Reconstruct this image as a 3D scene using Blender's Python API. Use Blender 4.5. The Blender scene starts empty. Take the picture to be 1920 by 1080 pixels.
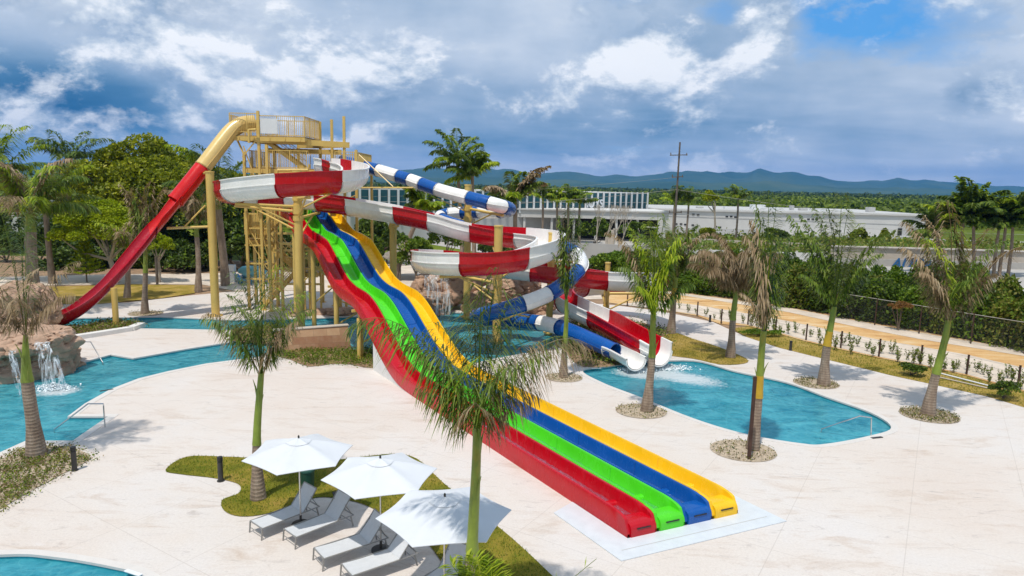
import bpy, bmesh, math, random
import numpy as np
from mathutils import Vector, Matrix, noise as mnoise

# ------------------------------------------------------------------ camera, sky, sun, exposure
SC = bpy.context.scene
COL = SC.collection
F = 1280.0; CAMH = 10.0
PITCH = math.radians(8.57); ROLL = math.radians(1.3)
fw = np.array([0, math.cos(PITCH), -math.sin(PITCH)])
r0 = np.array([1.0, 0, 0]); u0 = np.array([0, math.sin(PITCH), math.cos(PITCH)])
RT = math.cos(ROLL) * r0 + math.sin(ROLL) * u0
UP = math.cos(ROLL) * u0 - math.sin(ROLL) * r0
cam = bpy.data.cameras.new('camera'); camo = bpy.data.objects.new('camera', cam); COL.objects.link(camo)
m = Matrix(((RT[0], UP[0], -fw[0], 0), (RT[1], UP[1], -fw[1], 0), (RT[2], UP[2], -fw[2], CAMH), (0, 0, 0, 1)))
camo.matrix_world = m
cam.sensor_width = 36; cam.lens = 36 * F / 1920; cam.clip_start = 0.1; cam.clip_end = 60000
SC.camera = camo
SC.cycles.max_bounces = 6; SC.cycles.diffuse_bounces = 3; SC.cycles.glossy_bounces = 3; SC.cycles.volume_bounces = 0; SC.cycles.transparent_max_bounces = 10
SUN_EL = math.radians(68)
SHDIR = np.array([0.45, 0.893])            # the way shadows fall on the ground
sunv = Vector((-SHDIR[0] * math.cos(SUN_EL), -SHDIR[1] * math.cos(SUN_EL), math.sin(SUN_EL)))
sl = bpy.data.lights.new('sun', 'SUN'); sl.energy = 3.2; sl.angle = math.radians(1.2); sl.color = (1, 0.955, 0.88)
so = bpy.data.objects.new('sun', sl); COL.objects.link(so)
so.rotation_euler = sunv.to_track_quat('Z', 'Y').to_euler(); so.location = (0, 0, 60)
SC.view_settings.view_transform = 'Standard'; SC.view_settings.look = 'None'
SC.view_settings.exposure = 0.12; SC.view_settings.gamma = 1
SC.render.resolution_x = 1024; SC.render.resolution_y = 576

def ray(x, y): return fw + RT * (x - 960) / F - UP * (y - 540) / F
def G(x, y, z=0.0):
    d = ray(x, y); t = (z - CAMH) / d[2]
    return np.array([d[0] * t, d[1] * t, z])
def Yp(x, y, Yd):
    d = ray(x, y); t = Yd / d[1]
    return np.array([d[0] * t, Yd, CAMH + d[2] * t])
def XY(x, Yd):                              # world x of the column at image x, depth Yd, at ground level
    return Yp(x, 540 + 200, Yd)[0]
def gnd(x, y): return Vector(G(x, y))

class NT:
    def __init__(s, tree):
        s.t = tree; s.n = tree.nodes; s.l = tree.links; s.n.clear()
    def add(s, typ, **kw):
        o = s.n.new(typ)
        for k, v in kw.items():
            if k == 'inp':
                for kk, vv in v.items():
                    if isinstance(vv, bpy.types.NodeSocket): s.l.new(vv, o.inputs[kk])
                    else: o.inputs[kk].default_value = vv
            else: setattr(o, k, v)
        return o
    def math(s, op, a, b=0.0, c=None, clamp=False):
        o = s.n.new('ShaderNodeMath'); o.operation = op; o.use_clamp = clamp
        for i, v in enumerate([a, b] + ([c] if c is not None else [])):
            if isinstance(v, bpy.types.NodeSocket): s.l.new(v, o.inputs[i])
            else: o.inputs[i].default_value = v
        return o.outputs[0]
    def mix(s, f, a, b, mode='MIX'):
        o = s.n.new('ShaderNodeMix'); o.data_type = 'RGBA'; o.blend_type = mode
        for i, v in ((0, f), (6, a), (7, b)):
            if isinstance(v, bpy.types.NodeSocket): s.l.new(v, o.inputs[i])
            else: o.inputs[i].default_value = v if i == 0 or len(v) == 4 else (*v, 1)
        return o.outputs[2]
    def ramp(s, f, stops):
        o = s.n.new('ShaderNodeValToRGB'); s.l.new(f, o.inputs[0])
        e = o.color_ramp.elements
        while len(e) < len(stops): e.new(0.5)
        for i, (p, c) in enumerate(stops):
            e[i].position = p; e[i].color = c if len(c) == 4 else (*c, 1)
        return o.outputs[0]
    def noise(s, vec, scale, detail=4, rough=0.55, dist=0.0):
        o = s.n.new('ShaderNodeTexNoise'); o.inputs['Scale'].default_value = scale
        o.inputs['Detail'].default_value = detail; o.inputs['Roughness'].default_value = rough
        o.inputs['Distortion'].default_value = dist
        if vec is not None: s.l.new(vec, o.inputs['Vector'])
        return o.outputs['Fac']
    def mapping(s, vec, scale=(1, 1, 1), loc=(0, 0, 0), rot=(0, 0, 0)):
        o = s.n.new('ShaderNodeMapping'); o.inputs['Scale'].default_value = scale
        o.inputs['Location'].default_value = loc; o.inputs['Rotation'].default_value = rot
        s.l.new(vec, o.inputs['Vector']); return o.outputs[0]

def build_world():
    w = bpy.data.worlds.new('World'); SC.world = w; w.use_nodes = True
    t = NT(w.node_tree)
    sky = t.add('ShaderNodeTexSky'); sky.sky_type = 'NISHITA'; sky.sun_disc = False
    sky.sun_elevation = SUN_EL; sky.sun_rotation = math.atan2(sunv.x, sunv.y)
    sky.air_density = 1.2; sky.dust_density = 0.6; sky.ozone_density = 3.0
    tc = t.add('ShaderNodeTexCoord'); D = tc.outputs['Generated']
    sep = t.add('ShaderNodeSeparateXYZ', inp={0: D}); z = sep.outputs[2]
    zc = t.math('MAXIMUM', z, 0.0)
    k = t.math('ADD', zc, 0.11)
    px = t.math('DIVIDE', sep.outputs[0], k); py = t.math('DIVIDE', sep.outputs[1], k)
    P = t.add('ShaderNodeCombineXYZ', inp={0: px, 1: py, 2: 0.0}).outputs[0]
    # direction space (stretched) for billows
    D2 = t.mapping(D, (1, 1, 1.45))
    DS = {}
    def blob(x, y, rad, amp, ax=1.6):
        if ax not in DS: DS[ax] = t.mapping(D, (1 / ax, 1 / ax, 1))
        d = ray(x, y); d = d / np.linalg.norm(d); d = (d[0] / ax, d[1] / ax, d[2])
        L = t.add('ShaderNodeVectorMath', operation='DISTANCE', inp={0: DS[ax], 1: tuple(d)}).outputs['Value']
        e = t.math('POWER', L, 2.0); e = t.math('MULTIPLY', e, -1.0 / rad ** 2); e = t.math('EXPONENT', e)
        return (e, amp)
    def add(*a):
        o = a[0]
        for b in a[1:]: o = t.math('MULTIPLY_ADD', b[0], b[1], o) if isinstance(b, tuple) else t.math('ADD', o, b)
        return o
    n1 = t.noise(t.mapping(D2, loc=(0.37, 0.12, 0.4)), 3.3, 4, 0.50, 0.25)
    n2 = t.noise(t.mapping(P, (1, 1.4, 1), (3.1, 7.7, 0)), 0.8, 4, 0.60, 0.2)
    # the same billows sampled a little lower: the difference lights their tops and shades their undersides
    na = t.noise(t.mapping(D2, (1, 1, 1.15), (5.3, 1.1, 2.2)), 5.6, 7, 0.62, 0.1)
    nb = t.noise(t.mapping(D2, (1, 1, 1.15), (5.3, 1.1, 2.245)), 5.6, 4, 0.53, 0.1)
    lit = t.math('SUBTRACT', na, nb)
    b = add(t.math('MULTIPLY', t.math('SUBTRACT', n1, 0.5), 1.0), t.math('MULTIPLY', t.math('SUBTRACT', n2, 0.5), 0.5),
            t.math('MULTIPLY', t.math('SUBTRACT', na, 0.5), 0.42),
            blob(470, 80, 0.11, 0.26, 2.2), blob(110, 40, 0.09, 0.26, 2.2), blob(1040, 20, 0.09, 0.16, 2.2), blob(1720, 150, 0.09, 0.16, 3.0),
            blob(1250, 345, 0.034, 0.30, 14), blob(300, 290, 0.03, 0.16, 14),
            blob(60, 165, 0.055, -0.55, 3.0), blob(300, 235, 0.06, -0.26, 3.0), blob(860, 200, 0.06, -0.12, 2.2),
            blob(1300, 222, 0.038, -0.26, 3.0), blob(720, 262, 0.022, -0.20, 14), blob(230, 110, 0.05, -0.18, 2.2))
    b = t.math("ADD", b, 0.62)
    cloud = t.ramp(b, [(0.0, (0.022, 0.11, 0.24)), (0.22, (0.075, 0.20, 0.36)), (0.42, (0.20, 0.33, 0.49)), (0.60, (0.34, 0.455, 0.61)),
                       (0.80, (0.52, 0.61, 0.735)), (1.0, (0.72, 0.77, 0.84))])
    # cumulus heads: thresholded so they have edges, lit where the air above them is emptier
    dn = add(t.math('ADD', na, t.math('MULTIPLY', n1, 0.35)), blob(690, 190, 0.06, 0.14, 1.6), blob(1230, 100, 0.065, 0.24, 1.6), blob(1428, 50, 0.042, 0.34, 0.9), blob(450, 70, 0.07, 0.12, 2.2), blob(1180, 150, 0.035, 0.12, 0.9),
             blob(1800, 195, 0.024, 0.20, 1.6), blob(1890, 165, 0.03, 0.14, 1.6), blob(40, 215, 0.035, 0.14, 1.6), blob(120, 30, 0.06, 0.12, 2.2), blob(960, 215, 0.03, 0.12, 1.6), blob(640, 150, 0.03, 0.08, 1.6), blob(1050, 190, 0.03, 0.10, 1.6))
    mk = t.math('MULTIPLY', t.math('SUBTRACT', dn, 0.705), 9.0, clamp=True)
    sh = t.math('ADD', t.math('MULTIPLY', lit, 4.2), t.math('ADD', t.math('MULTIPLY', t.math('SUBTRACT', dn, 0.705), 1.2), 0.42), clamp=True)
    cum = t.ramp(sh, [(0.0, (0.20, 0.32, 0.48)), (0.35, (0.34, 0.45, 0.60)), (0.65, (0.62, 0.70, 0.79)), (0.92, (0.95, 0.97, 1.0))])
    cloud = t.mix(t.math('MULTIPLY', mk, 0.85), cloud, cum)
    # blue gaps
    g = add(t.math('MULTIPLY', t.math('SUBTRACT', na, 0.5), 2.2), blob(1375, 30, 0.035, 0.55, 1.4), blob(1560, 40, 0.05, 0.60, 2.6), blob(1620, 0, 0.04, 0.45, 2.0), blob(1420, 125, 0.02, 0.30, 3.0), blob(1750, 60, 0.04, 0.22, 2.6),
            t.math('MULTIPLY', t.math('SUBTRACT', n1, 0.5), -0.8), t.math('MULTIPLY', t.math('SUBTRACT', n2, 0.5), 1.5), blob(1430, 45, 0.04, -0.9, 0.8), blob(1310, 85, 0.035, -0.4, 1.0))
    gm = t.math('MULTIPLY', t.math('SUBTRACT', g, 0.30), 1.7, clamp=True)
    gm = t.math('MULTIPLY', gm, t.math('SUBTRACT', 0.9, t.math('MULTIPLY', mk, 0.8)))
    # the clear sky itself
    bl = t.mix(1.0, sky.outputs[0], (0.20, 0.62, 1.0, 1), 'MULTIPLY')
    bl = t.mix(0.6, bl, (0.7, 3.0, 6.7, 1))
    cl = t.mix(1.0, cloud, (8.0, 8.0, 8.0, 1), 'MULTIPLY')
    c = t.mix(gm, cl, bl)
    below = t.math('MULTIPLY', t.math('ADD', z, 0.02), 60, clamp=True)
    c = t.mix(below, (3.0, 3.6, 4.2, 1), c)
    bg = t.add('ShaderNodeBackground', inp={'Color': c, 'Strength': 0.128})
    out = t.add('ShaderNodeOutputWorld'); t.l.new(bg.outputs[0], out.inputs[0])
build_world()

# ------------------------------------------------------------------ materials
MATS = {}
def newmat(name):
    mt = bpy.data.materials.new(name); mt.use_nodes = True
    MATS[name] = mt
    return mt, NT(mt.node_tree)
def finish(t, sh, disp=None):
    o = t.add('ShaderNodeOutputMaterial'); t.l.new(sh, o.inputs[0])
def bump(t, h, strength=0.3, dist=0.02):
    return t.add('ShaderNodeBump', inp={'Height': h, 'Strength': strength, 'Distance': dist}).outputs[0]
def pbr(name, col, rough=0.5, var=0.12, scale=3.0, metal=0.0, spec=0.5, bumps=0.0, bscale=20, coat=0.0, dirt=None, dscale=1.5, dthr=0.55, damt=0.5):
    mt, t = newmat(name)
    co = t.add('ShaderNodeTexCoord').outputs['Object']
    n = t.noise(co, scale, 5, 0.6)
    a = tuple(max(0, c * (1 - var)) for c in col); b = tuple(min(1, c * (1 + var)) for c in col)
    c = t.ramp(n, [(0.3, a), (0.7, b)])
    if dirt:
        dn = t.noise(t.mapping(co, (1, 1, 0.35)), dscale, 7, 0.65)
        f = t.math('MULTIPLY', t.math('SUBTRACT', dn, dthr), damt * 6, clamp=True)
        f = t.math('MULTIPLY', f, damt)
        c = t.mix(f, c, dirt)
    kw = {'Base Color': c, 'Roughness': rough, 'Metallic': metal, 'Specular IOR Level': spec}
    if coat: kw['Coat Weight'] = coat; kw['Coat Roughness'] = 0.06
    if bumps: kw['Normal'] = bump(t, t.noise(co, bscale, 5, 0.6), bumps, 0.02)
    p = t.add('ShaderNodeBsdfPrincipled', inp=kw)
    finish(t, p.outputs[0]); return mt
def leafmat(name, cols, trans=0.3, rough=0.5, posn=0.25):
    mt, t = newmat(name)
    g = t.add('ShaderNodeNewGeometry')
    co = t.add('ShaderNodeTexCoord').outputs['Object']
    n = t.noise(co, posn, 3, 0.5)
    f = t.math('ADD', t.math('MULTIPLY', g.outputs['Random Per Island'], 0.55), t.math('MULTIPLY', t.math('SUBTRACT', n, 0.22), 0.85), clamp=True)
    k = len(cols) - 1
    c = t.ramp(f, [(i / k, cc) for i, cc in enumerate(cols)])
    d = t.add('ShaderNodeBsdfPrincipled', inp={'Base Color': c, 'Roughness': rough, 'Specular IOR Level': 0.25})
    tr = t.add('ShaderNodeBsdfTranslucent', inp={'Color': t.mix(1.0, c, (1.0, 1.15, 0.5, 1), 'MULTIPLY')})
    mx = t.add('ShaderNodeMixShader', inp={0: trans, 1: d.outputs[0], 2: tr.outputs[0]})
    finish(t, mx.outputs[0]); return mt

def deckmat():
    mt, t = newmat('deck_stone')
    co = t.add('ShaderNodeTexCoord').outputs['Object']
    big = t.noise(co, 0.16, 5, 0.6)
    st = t.noise(t.mapping(co, (0.35, 1.2, 1), rot=(0, 0, 0.35)), 1.1, 8, 0.68, 0.6)
    st2 = t.noise(t.mapping(co, (0.5, 1.6, 1), (9, 4, 0), (0, 0, -0.2)), 2.6, 8, 0.7, 0.8)
    c = t.ramp(big, [(0.36, (0.66, 0.565, 0.485)), (0.5, (0.685, 0.61, 0.54)), (0.64, (0.69, 0.64, 0.595))])
    f = t.math('MULTIPLY', t.math('SUBTRACT', st, 0.53), 5.0, clamp=True)
    c = t.mix(t.math('MULTIPLY', f, 0.75), c, (0.47, 0.34, 0.24))
    f2 = t.math('MULTIPLY', t.math('SUBTRACT', st2, 0.575), 6.0, clamp=True)
    c = t.mix(t.math('MULTIPLY', f2, 0.62), c, (0.28, 0.23, 0.20))
    f3 = t.math('MULTIPLY', t.math('SUBTRACT', 0.42, st2), 5.0, clamp=True)
    c = t.mix(t.math('MULTIPLY', f3, 0.7), c, (0.72, 0.675, 0.65))
    fine = t.noise(co, 14, 6, 0.7)
    c = t.mix(0.25, c, t.ramp(fine, [(0.35, (0.42, 0.37, 0.34)), (0.6, (0.68, 0.63, 0.60))]))
    # sawn joints, big bays
    br = t.add('ShaderNodeTexBrick', inp={'Vector': t.mapping(co, rot=(0, 0, 0.56)), 'Scale': 1.0, 'Mortar Size': 0.012, 'Brick Width': 3.2, 'Row Height': 3.2, 'Color1': (0, 0, 0, 1), 'Color2': (0, 0, 0, 1), 'Mortar': (1, 1, 1, 1)})
    br.offset = 0.0
    c = t.mix(t.math('MULTIPLY', br.outputs['Fac'], 0.4), c, (0.42, 0.36, 0.31))
    sp_ = t.noise(co, 0.45, 9, 0.72, 1.4)
    c = t.mix(t.math('MULTIPLY', t.math('MULTIPLY', t.math('SUBTRACT', sp_, 0.60), 7.0, clamp=True), 0.38), c, (0.46, 0.36, 0.25))
    rg = t.ramp(st, [(0.3, (0.55, 0.55, 0.55)), (0.7, (0.85, 0.85, 0.85))])
    p = t.add('ShaderNodeBsdfPrincipled', inp={'Base Color': c, 'Roughness': rg, 'Specular IOR Level': 0.35, 'Normal': bump(t, t.math('ADD', st2, fine), 0.35, 0.02)})
    finish(t, p.outputs[0]); return mt

def watermat(name, deep, shallow, sc=1.6, foam=None):
    mt, t = newmat(name)
    co = t.add('ShaderNodeTexCoord').outputs['Object']
    n = t.noise(t.mapping(co, (1, 1.5, 1)), sc, 6, 0.62, 1.2)
    n2 = t.noise(co, sc * 5, 4, 0.6, 0.8)
    c = t.ramp(t.math('ADD', t.math('MULTIPLY', n, 0.75), t.math('MULTIPLY', n2, 0.25)), [(0.34, deep), (0.66, shallow)])
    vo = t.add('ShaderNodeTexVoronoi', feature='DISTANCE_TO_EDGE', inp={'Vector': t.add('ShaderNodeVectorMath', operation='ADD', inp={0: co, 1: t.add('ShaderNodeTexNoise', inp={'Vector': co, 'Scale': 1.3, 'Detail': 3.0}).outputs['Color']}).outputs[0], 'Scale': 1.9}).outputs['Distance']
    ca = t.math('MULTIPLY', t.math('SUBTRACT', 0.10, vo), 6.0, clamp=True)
    c = t.mix(t.math('MULTIPLY', ca, 0.28), c, (0.25, 0.72, 0.74))  # bright caustic-like veins of light painted into the water colour
    if foam:
        mask = None
        for (fx, fy, rx, ry, rot) in foam:
            v = t.mapping(co, (1, 1, 1), (-fx, -fy, 0))
            v = t.add('ShaderNodeVectorRotate', rotation_type='Z_AXIS', inp={'Vector': v, 'Angle': -rot}).outputs[0]
            v = t.mapping(v, (1 / rx, 1 / ry, 0))
            L = t.add('ShaderNodeVectorMath', operation='LENGTH', inp={0: v}).outputs['Value']
            mm = t.math('SUBTRACT', 1.0, L, clamp=True)
            mask = mm if mask is None else t.math('MAXIMUM', mask, mm)
        fn = t.noise(co, 3.2, 9, 0.78, 2.0)
        ff = t.math('MULTIPLY', t.math('SUBTRACT', t.math('ADD', t.math('MULTIPLY', mask, 0.65), fn), 0.74), 5.0, clamp=True)
        c = t.mix(ff, c, (0.86, 0.93, 0.94))
    nm = bump(t, t.math('ADD', n, t.math('MULTIPLY', n2, 0.35)), 0.55, 0.10)
    d = t.add('ShaderNodeBsdfPrincipled', inp={'Base Color': c, 'Roughness': 0.07, 'IOR': 1.33, 'Specular IOR Level': 0.55, 'Normal': nm})
    tr = t.add('ShaderNodeBsdfTransparent', inp={'Color': (0.35, 0.86, 0.92, 1)})
    mx = t.add('ShaderNodeMixShader', inp={0: 0.34, 1: d.outputs[0], 2: tr.outputs[0]})
    finish(t, mx.outputs[0]); return mt

def fallmat():
    mt, t = newmat('falling_water')
    co = t.add('ShaderNodeTexCoord').outputs['Object']
    n = t.noise(t.mapping(co, (7, 7, 0.8)), 1.0, 6, 0.7, 0.6)
    a = t.math('MULTIPLY', t.math('SUBTRACT', n, 0.44), 5.0, clamp=True)
    a = t.math('MULTIPLY', a, 0.8)
    d = t.add('ShaderNodeBsdfPrincipled', inp={'Base Color': (0.85, 0.9, 0.93, 1), 'Roughness': 0.15})
    tr = t.add('ShaderNodeBsdfTransparent')
    finish(t, t.add('ShaderNodeMixShader', inp={0: a, 1: tr.outputs[0], 2: d.outputs[0]}).outputs[0]); return mt

def grassmat(name, cols, sc=0.6):
    mt, t = newmat(name)
    co = t.add('ShaderNodeTexCoord').outputs['Object']
    a = t.noise(co, sc, 6, 0.65, 0.4); b = t.noise(co, 25, 5, 0.7)
    f = t.math('ADD', t.math('MULTIPLY', a, 0.65), t.math('MULTIPLY', b, 0.4))
    k = len(cols)
    c = t.ramp(f, [(0.33 + 0.36 * i / (k - 1), cc) for i, cc in enumerate(cols)])
    p = t.add('ShaderNodeBsdfPrincipled', inp={'Base Color': c, 'Roughness': 0.9, 'Specular IOR Level': 0.1, 'Normal': bump(t, b, 0.8, 0.05)})
    finish(t, p.outputs[0]); return mt

def gelcoat(name, col, worn=(0.8, 0.75, 0.7)):
    mt, t = newmat(name)
    co = t.add('ShaderNodeTexCoord').outputs['Object']
    n = t.noise(co, 0.9, 5, 0.6)
    a = tuple(c * 0.90 for c in col); b = tuple(min(1, c * 1.07) for c in col)
    c = t.ramp(n, [(0.3, a), (0.7, b)])
    s = t.noise(t.mapping(co, (1, 1, 0.5)), 3.0, 9, 0.75)
    f = t.math('MULTIPLY', t.math('SUBTRACT', s, 0.60), 5, clamp=True)
    c = t.mix(t.math('MULTIPLY', f, 0.05), c, worn)
    rg = t.ramp(s, [(0.3, (0.14, 0.14, 0.14)), (0.75, (0.38, 0.38, 0.38))])
    p = t.add('ShaderNodeBsdfPrincipled', inp={'Base Color': c, 'Roughness': rg, 'Specular IOR Level': 0.5,
              'Normal': bump(t, t.noise(co, 1.7, 3, 0.5), 0.10, 0.05)})
    finish(t, p.outputs[0]); return mt

def stonewall():
    mt, t = newmat('sandstone_blocks')
    co = t.add('ShaderNodeTexCoord').outputs['UV']
    br = t.add('ShaderNodeTexBrick', inp={'Vector': co, 'Scale': 1.0, 'Mortar Size': 0.006, 'Brick Width': 0.85, 'Row Height': 0.42, 'Color1': (0.30, 0.12, 0.06, 1), 'Color2': (0.66, 0.42, 0.24, 1), 'Mortar': (0.22, 0.12, 0.07, 1)})
    br.offset = 0.37; br.squash = 1.4; br.squash_frequency = 3
    n = t.noise(co, 2.2, 7, 0.65)
    c = t.mix(0.22, br.outputs[0], t.ramp(n, [(0.3, (0.34, 0.14, 0.09)), (0.5, (0.52, 0.33, 0.17)), (0.7, (0.66, 0.5, 0.36))]))
    p = t.add('ShaderNodeBsdfPrincipled', inp={'Base Color': c, 'Roughness': 0.85, 'Normal': bump(t, n, 0.4, 0.02)})
    finish(t, p.outputs[0]); return mt

def rockmat():
    mt, t = newmat('carved_rock')
    co = t.add('ShaderNodeTexCoord').outputs['Object']
    n = t.noise(co, 0.9, 8, 0.65, 0.5); n2 = t.noise(t.mapping(co, (1, 1, 3)), 2.2, 8, 0.7, 1.0)
    c = t.ramp(n, [(0.30, (0.22, 0.13, 0.08)), (0.46, (0.42, 0.27, 0.18)), (0.58, (0.52, 0.33, 0.22)), (0.75, (0.60, 0.47, 0.37))])
    f = t.math('MULTIPLY', t.math('SUBTRACT', n2, 0.52), 5, clamp=True)
    c = t.mix(t.math('MULTIPLY', f, 0.45), c, (0.11, 0.085, 0.07))
    g = t.add('ShaderNodeNewGeometry')
    p = t.add('ShaderNodeBsdfPrincipled', inp={'Base Color': c, 'Roughness': 0.82, 'Normal': bump(t, n2, 0.7, 0.08)})
    finish(t, p.outputs[0]); return mt

def glassmat():
    mt, t = newmat('teal_glass')
    g = t.add('ShaderNodeNewGeometry')
    co = t.add('ShaderNodeTexCoord').outputs['Object']
    n = t.noise(co, 0.25, 3, 0.5)
    c = t.mix(t.math('ADD', t.math('MULTIPLY', g.outputs['Random Per Island'], 0.6), t.math('MULTIPLY', n, 0.4)), (0.01, 0.05, 0.08), (0.03, 0.13, 0.16))
    p = t.add('ShaderNodeBsdfPrincipled', inp={'Base Color': c, 'Roughness': 0.12, 'Specular IOR Level': 0.5})
    finish(t, p.outputs[0]); return mt

deckmat(); fallmat(); stonewall(); rockmat(); glassmat()
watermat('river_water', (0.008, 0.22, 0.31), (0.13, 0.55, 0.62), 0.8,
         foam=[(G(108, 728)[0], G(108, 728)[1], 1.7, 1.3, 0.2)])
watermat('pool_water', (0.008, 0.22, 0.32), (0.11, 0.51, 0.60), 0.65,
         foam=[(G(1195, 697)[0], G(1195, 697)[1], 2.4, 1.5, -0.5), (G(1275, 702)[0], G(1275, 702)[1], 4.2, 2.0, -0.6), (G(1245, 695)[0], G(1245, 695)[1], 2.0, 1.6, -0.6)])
watermat('film_water', (0.2, 0.25, 0.25), (0.5, 0.55, 0.55), 3.0)
pbr('pool_tile', (0.04, 0.36, 0.42), 0.3, 0.15, 6)
pbr('coping', (0.66, 0.615, 0.57), 0.6, 0.06, 2, bumps=0.1)
pbr('white_concrete', (0.74, 0.72, 0.68), 0.7, 0.08, 1.5, bumps=0.15, dirt=(0.42, 0.38, 0.32), damt=0.35)
pbr('white_pad', (0.64, 0.67, 0.69), 0.35, 0.06, 3, dirt=(0.55, 0.55, 0.53), damt=0.3)
pbr('soil', (0.30, 0.19, 0.11), 0.95, 0.35, 1.2, bumps=0.8, bscale=8)
pbr('gravel', (0.45, 0.36, 0.26), 0.95, 0.4, 6, bumps=0.9, bscale=30)
pbr('pale_sand', (0.62, 0.52, 0.42), 0.95, 0.18, 0.7, bumps=0.6, bscale=6, dirt=(0.35, 0.24, 0.14), damt=0.5)
mt, t = newmat('orange_sand')
co = t.add('ShaderNodeTexCoord').outputs['Object']
n = t.noise(t.mapping(co, (0.35, 1, 1), rot=(0, 0, 1.0)), 0.8, 8, 0.68, 0.4)
c = t.ramp(n, [(0.28, (0.30, 0.15, 0.06)), (0.42, (0.60, 0.33, 0.12)), (0.55, (0.70, 0.45, 0.20)), (0.72, (0.75, 0.62, 0.44))])
finish(t, t.add('ShaderNodeBsdfPrincipled', inp={'Base Color': c, 'Roughness': 0.95, 'Normal': bump(t, t.noise(co, 3, 8, 0.7), 0.9, 0.15)}).outputs[0])
grassmat('lawn', [(0.06, 0.08, 0.008), (0.14, 0.15, 0.014), (0.27, 0.22, 0.03), (0.38, 0.24, 0.07)])
grassmat('dry_lawn', [(0.10, 0.10, 0.015), (0.26, 0.20, 0.03), (0.40, 0.27, 0.07), (0.46, 0.34, 0.13)])
grassmat('field', [(0.05, 0.075, 0.010), (0.12, 0.16, 0.016), (0.20, 0.24, 0.025)], 0.02)
grassmat('mountain_green', [(0.02, 0.05, 0.02), (0.05, 0.09, 0.035), (0.10, 0.13, 0.05)], 0.0015)
pbr('road_concrete', (0.42, 0.395, 0.36), 0.8, 0.1, 0.5)
YEL = (0.70, 0.475, 0.13)
pbr('yellow_paint', YEL, 0.38, 0.08, 1.2, dirt=(0.36, 0.19, 0.05), damt=0.4, dthr=0.58)
pbr('yellow_deck', (0.34, 0.21, 0.06), 0.55, 0.15, 2, dirt=(0.2, 0.11, 0.04), damt=0.5)
pbr('dark_steel', (0.035, 0.033, 0.03), 0.5, 0.2, 4)
pbr('rust_post', (0.06, 0.028, 0.018), 0.8, 0.3, 4)
pbr('chrome', (0.62, 0.62, 0.62), 0.22, 0.05, 4, metal=0.9)
pbr('lounger_frame', (0.30, 0.29, 0.27), 0.4, 0.05, 4, metal=0.3)
pbr('sling_fabric', (0.60, 0.61, 0.62), 0.75, 0.05, 8, bumps=0.2, bscale=150)
pbr('parasol_fabric', (0.66, 0.675, 0.70), 0.7, 0.03, 2, bumps=0.15, bscale=3)
pbr('white_metal', (0.75, 0.76, 0.76), 0.35, 0.04, 4)
pbr('green_plastic', (0.012, 0.07, 0.05), 0.45, 0.1, 4)
pbr('black_plastic', (0.015, 0.015, 0.015), 0.45, 0.2, 4)
pbr('blue_plastic', (0.05, 0.22, 0.45), 0.45, 0.2, 2)
pbr('teal_plastic', (0.15, 0.42, 0.46), 0.45, 0.2, 2)
pbr('wood_pole', (0.13, 0.105, 0.085), 0.85, 0.2, 3)
pbr('wire', (0.4, 0.38, 0.33), 0.7, 0.1, 3)
pbr('palm_trunk', (0.27, 0.21, 0.16), 0.9, 0.2, 3)
pbr('bark', (0.16, 0.12, 0.085), 0.9, 0.3, 3, bumps=0.6, bscale=8)
pbr('pale_bark', (0.42, 0.36, 0.28), 0.9, 0.25, 3, bumps=0.4, bscale=8)
pbr('thatch', (0.25, 0.21, 0.17), 0.95, 0.35, 5, bumps=1.0, bscale=20)
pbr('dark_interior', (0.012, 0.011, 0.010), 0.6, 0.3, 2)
pbr('building_white', (0.62, 0.60, 0.565), 0.7, 0.05, 0.3, dirt=(0.55, 0.5, 0.45), damt=0.3, dscale=0.3)
pbr('building_grey', (0.50, 0.49, 0.47), 0.7, 0.07, 0.3, dirt=(0.35, 0.33, 0.3), damt=0.3, dscale=0.3)
pbr('tan_wall', (0.52, 0.45, 0.37), 0.85, 0.1, 0.3, dirt=(0.42, 0.34, 0.26), damt=0.4, dscale=0.4)
pbr('sign_blue', (0.02, 0.12, 0.30), 0.5, 0.05)
pbr('sign_white', (0.8, 0.82, 0.84), 0.5, 0.05)
RED = gelcoat('red_gelcoat', (0.50, 0.002, 0.010)); WHT = gelcoat('white_gelcoat', (0.90, 0.875, 0.83), (0.62, 0.52, 0.4))
BLU = gelcoat('blue_gelcoat', (0.004, 0.085, 0.34)); gelcoat('green_gelcoat', (0.08, 0.62, 0.015)); YG = gelcoat('yellow_gelcoat', (0.90, 0.52, 0.01))
gelcoat('tan_gelcoat', (0.74, 0.52, 0.19)); gelcoat('bright_red_gelcoat', (0.66, 0.008, 0.006)); gelcoat('crimson_gelcoat', (0.42, 0.001, 0.015))
# trunk with leaf rings
mt, t = newmat('ringed_trunk')
co = t.add('ShaderNodeTexCoord').outputs['Object']
wv = t.add('ShaderNodeTexWave', inp={'Vector': co, 'Scale': 2.6, 'Distortion': 2.0, 'Detail': 3.0, 'Detail Scale': 2.0}); wv.bands_direction = 'Z'
n = t.noise(t.mapping(co, (1, 1, 0.3)), 5, 6, 0.65)
c = t.ramp(n, [(0.3, (0.19, 0.13, 0.09)), (0.55, (0.31, 0.235, 0.17)), (0.75, (0.42, 0.34, 0.27))])
f = t.math('MULTIPLY', t.math('SUBTRACT', wv.outputs['Fac'], 0.82), 5, clamp=True)
c = t.mix(t.math('MULTIPLY', f, 0.55), c, (0.09, 0.06, 0.045))
finish(t, t.add('ShaderNodeBsdfPrincipled', inp={'Base Color': c, 'Roughness': 0.9, 'Normal': bump(t, t.math('ADD', wv.outputs['Fac'], n), 0.4, 0.02)}).outputs[0])
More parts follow.
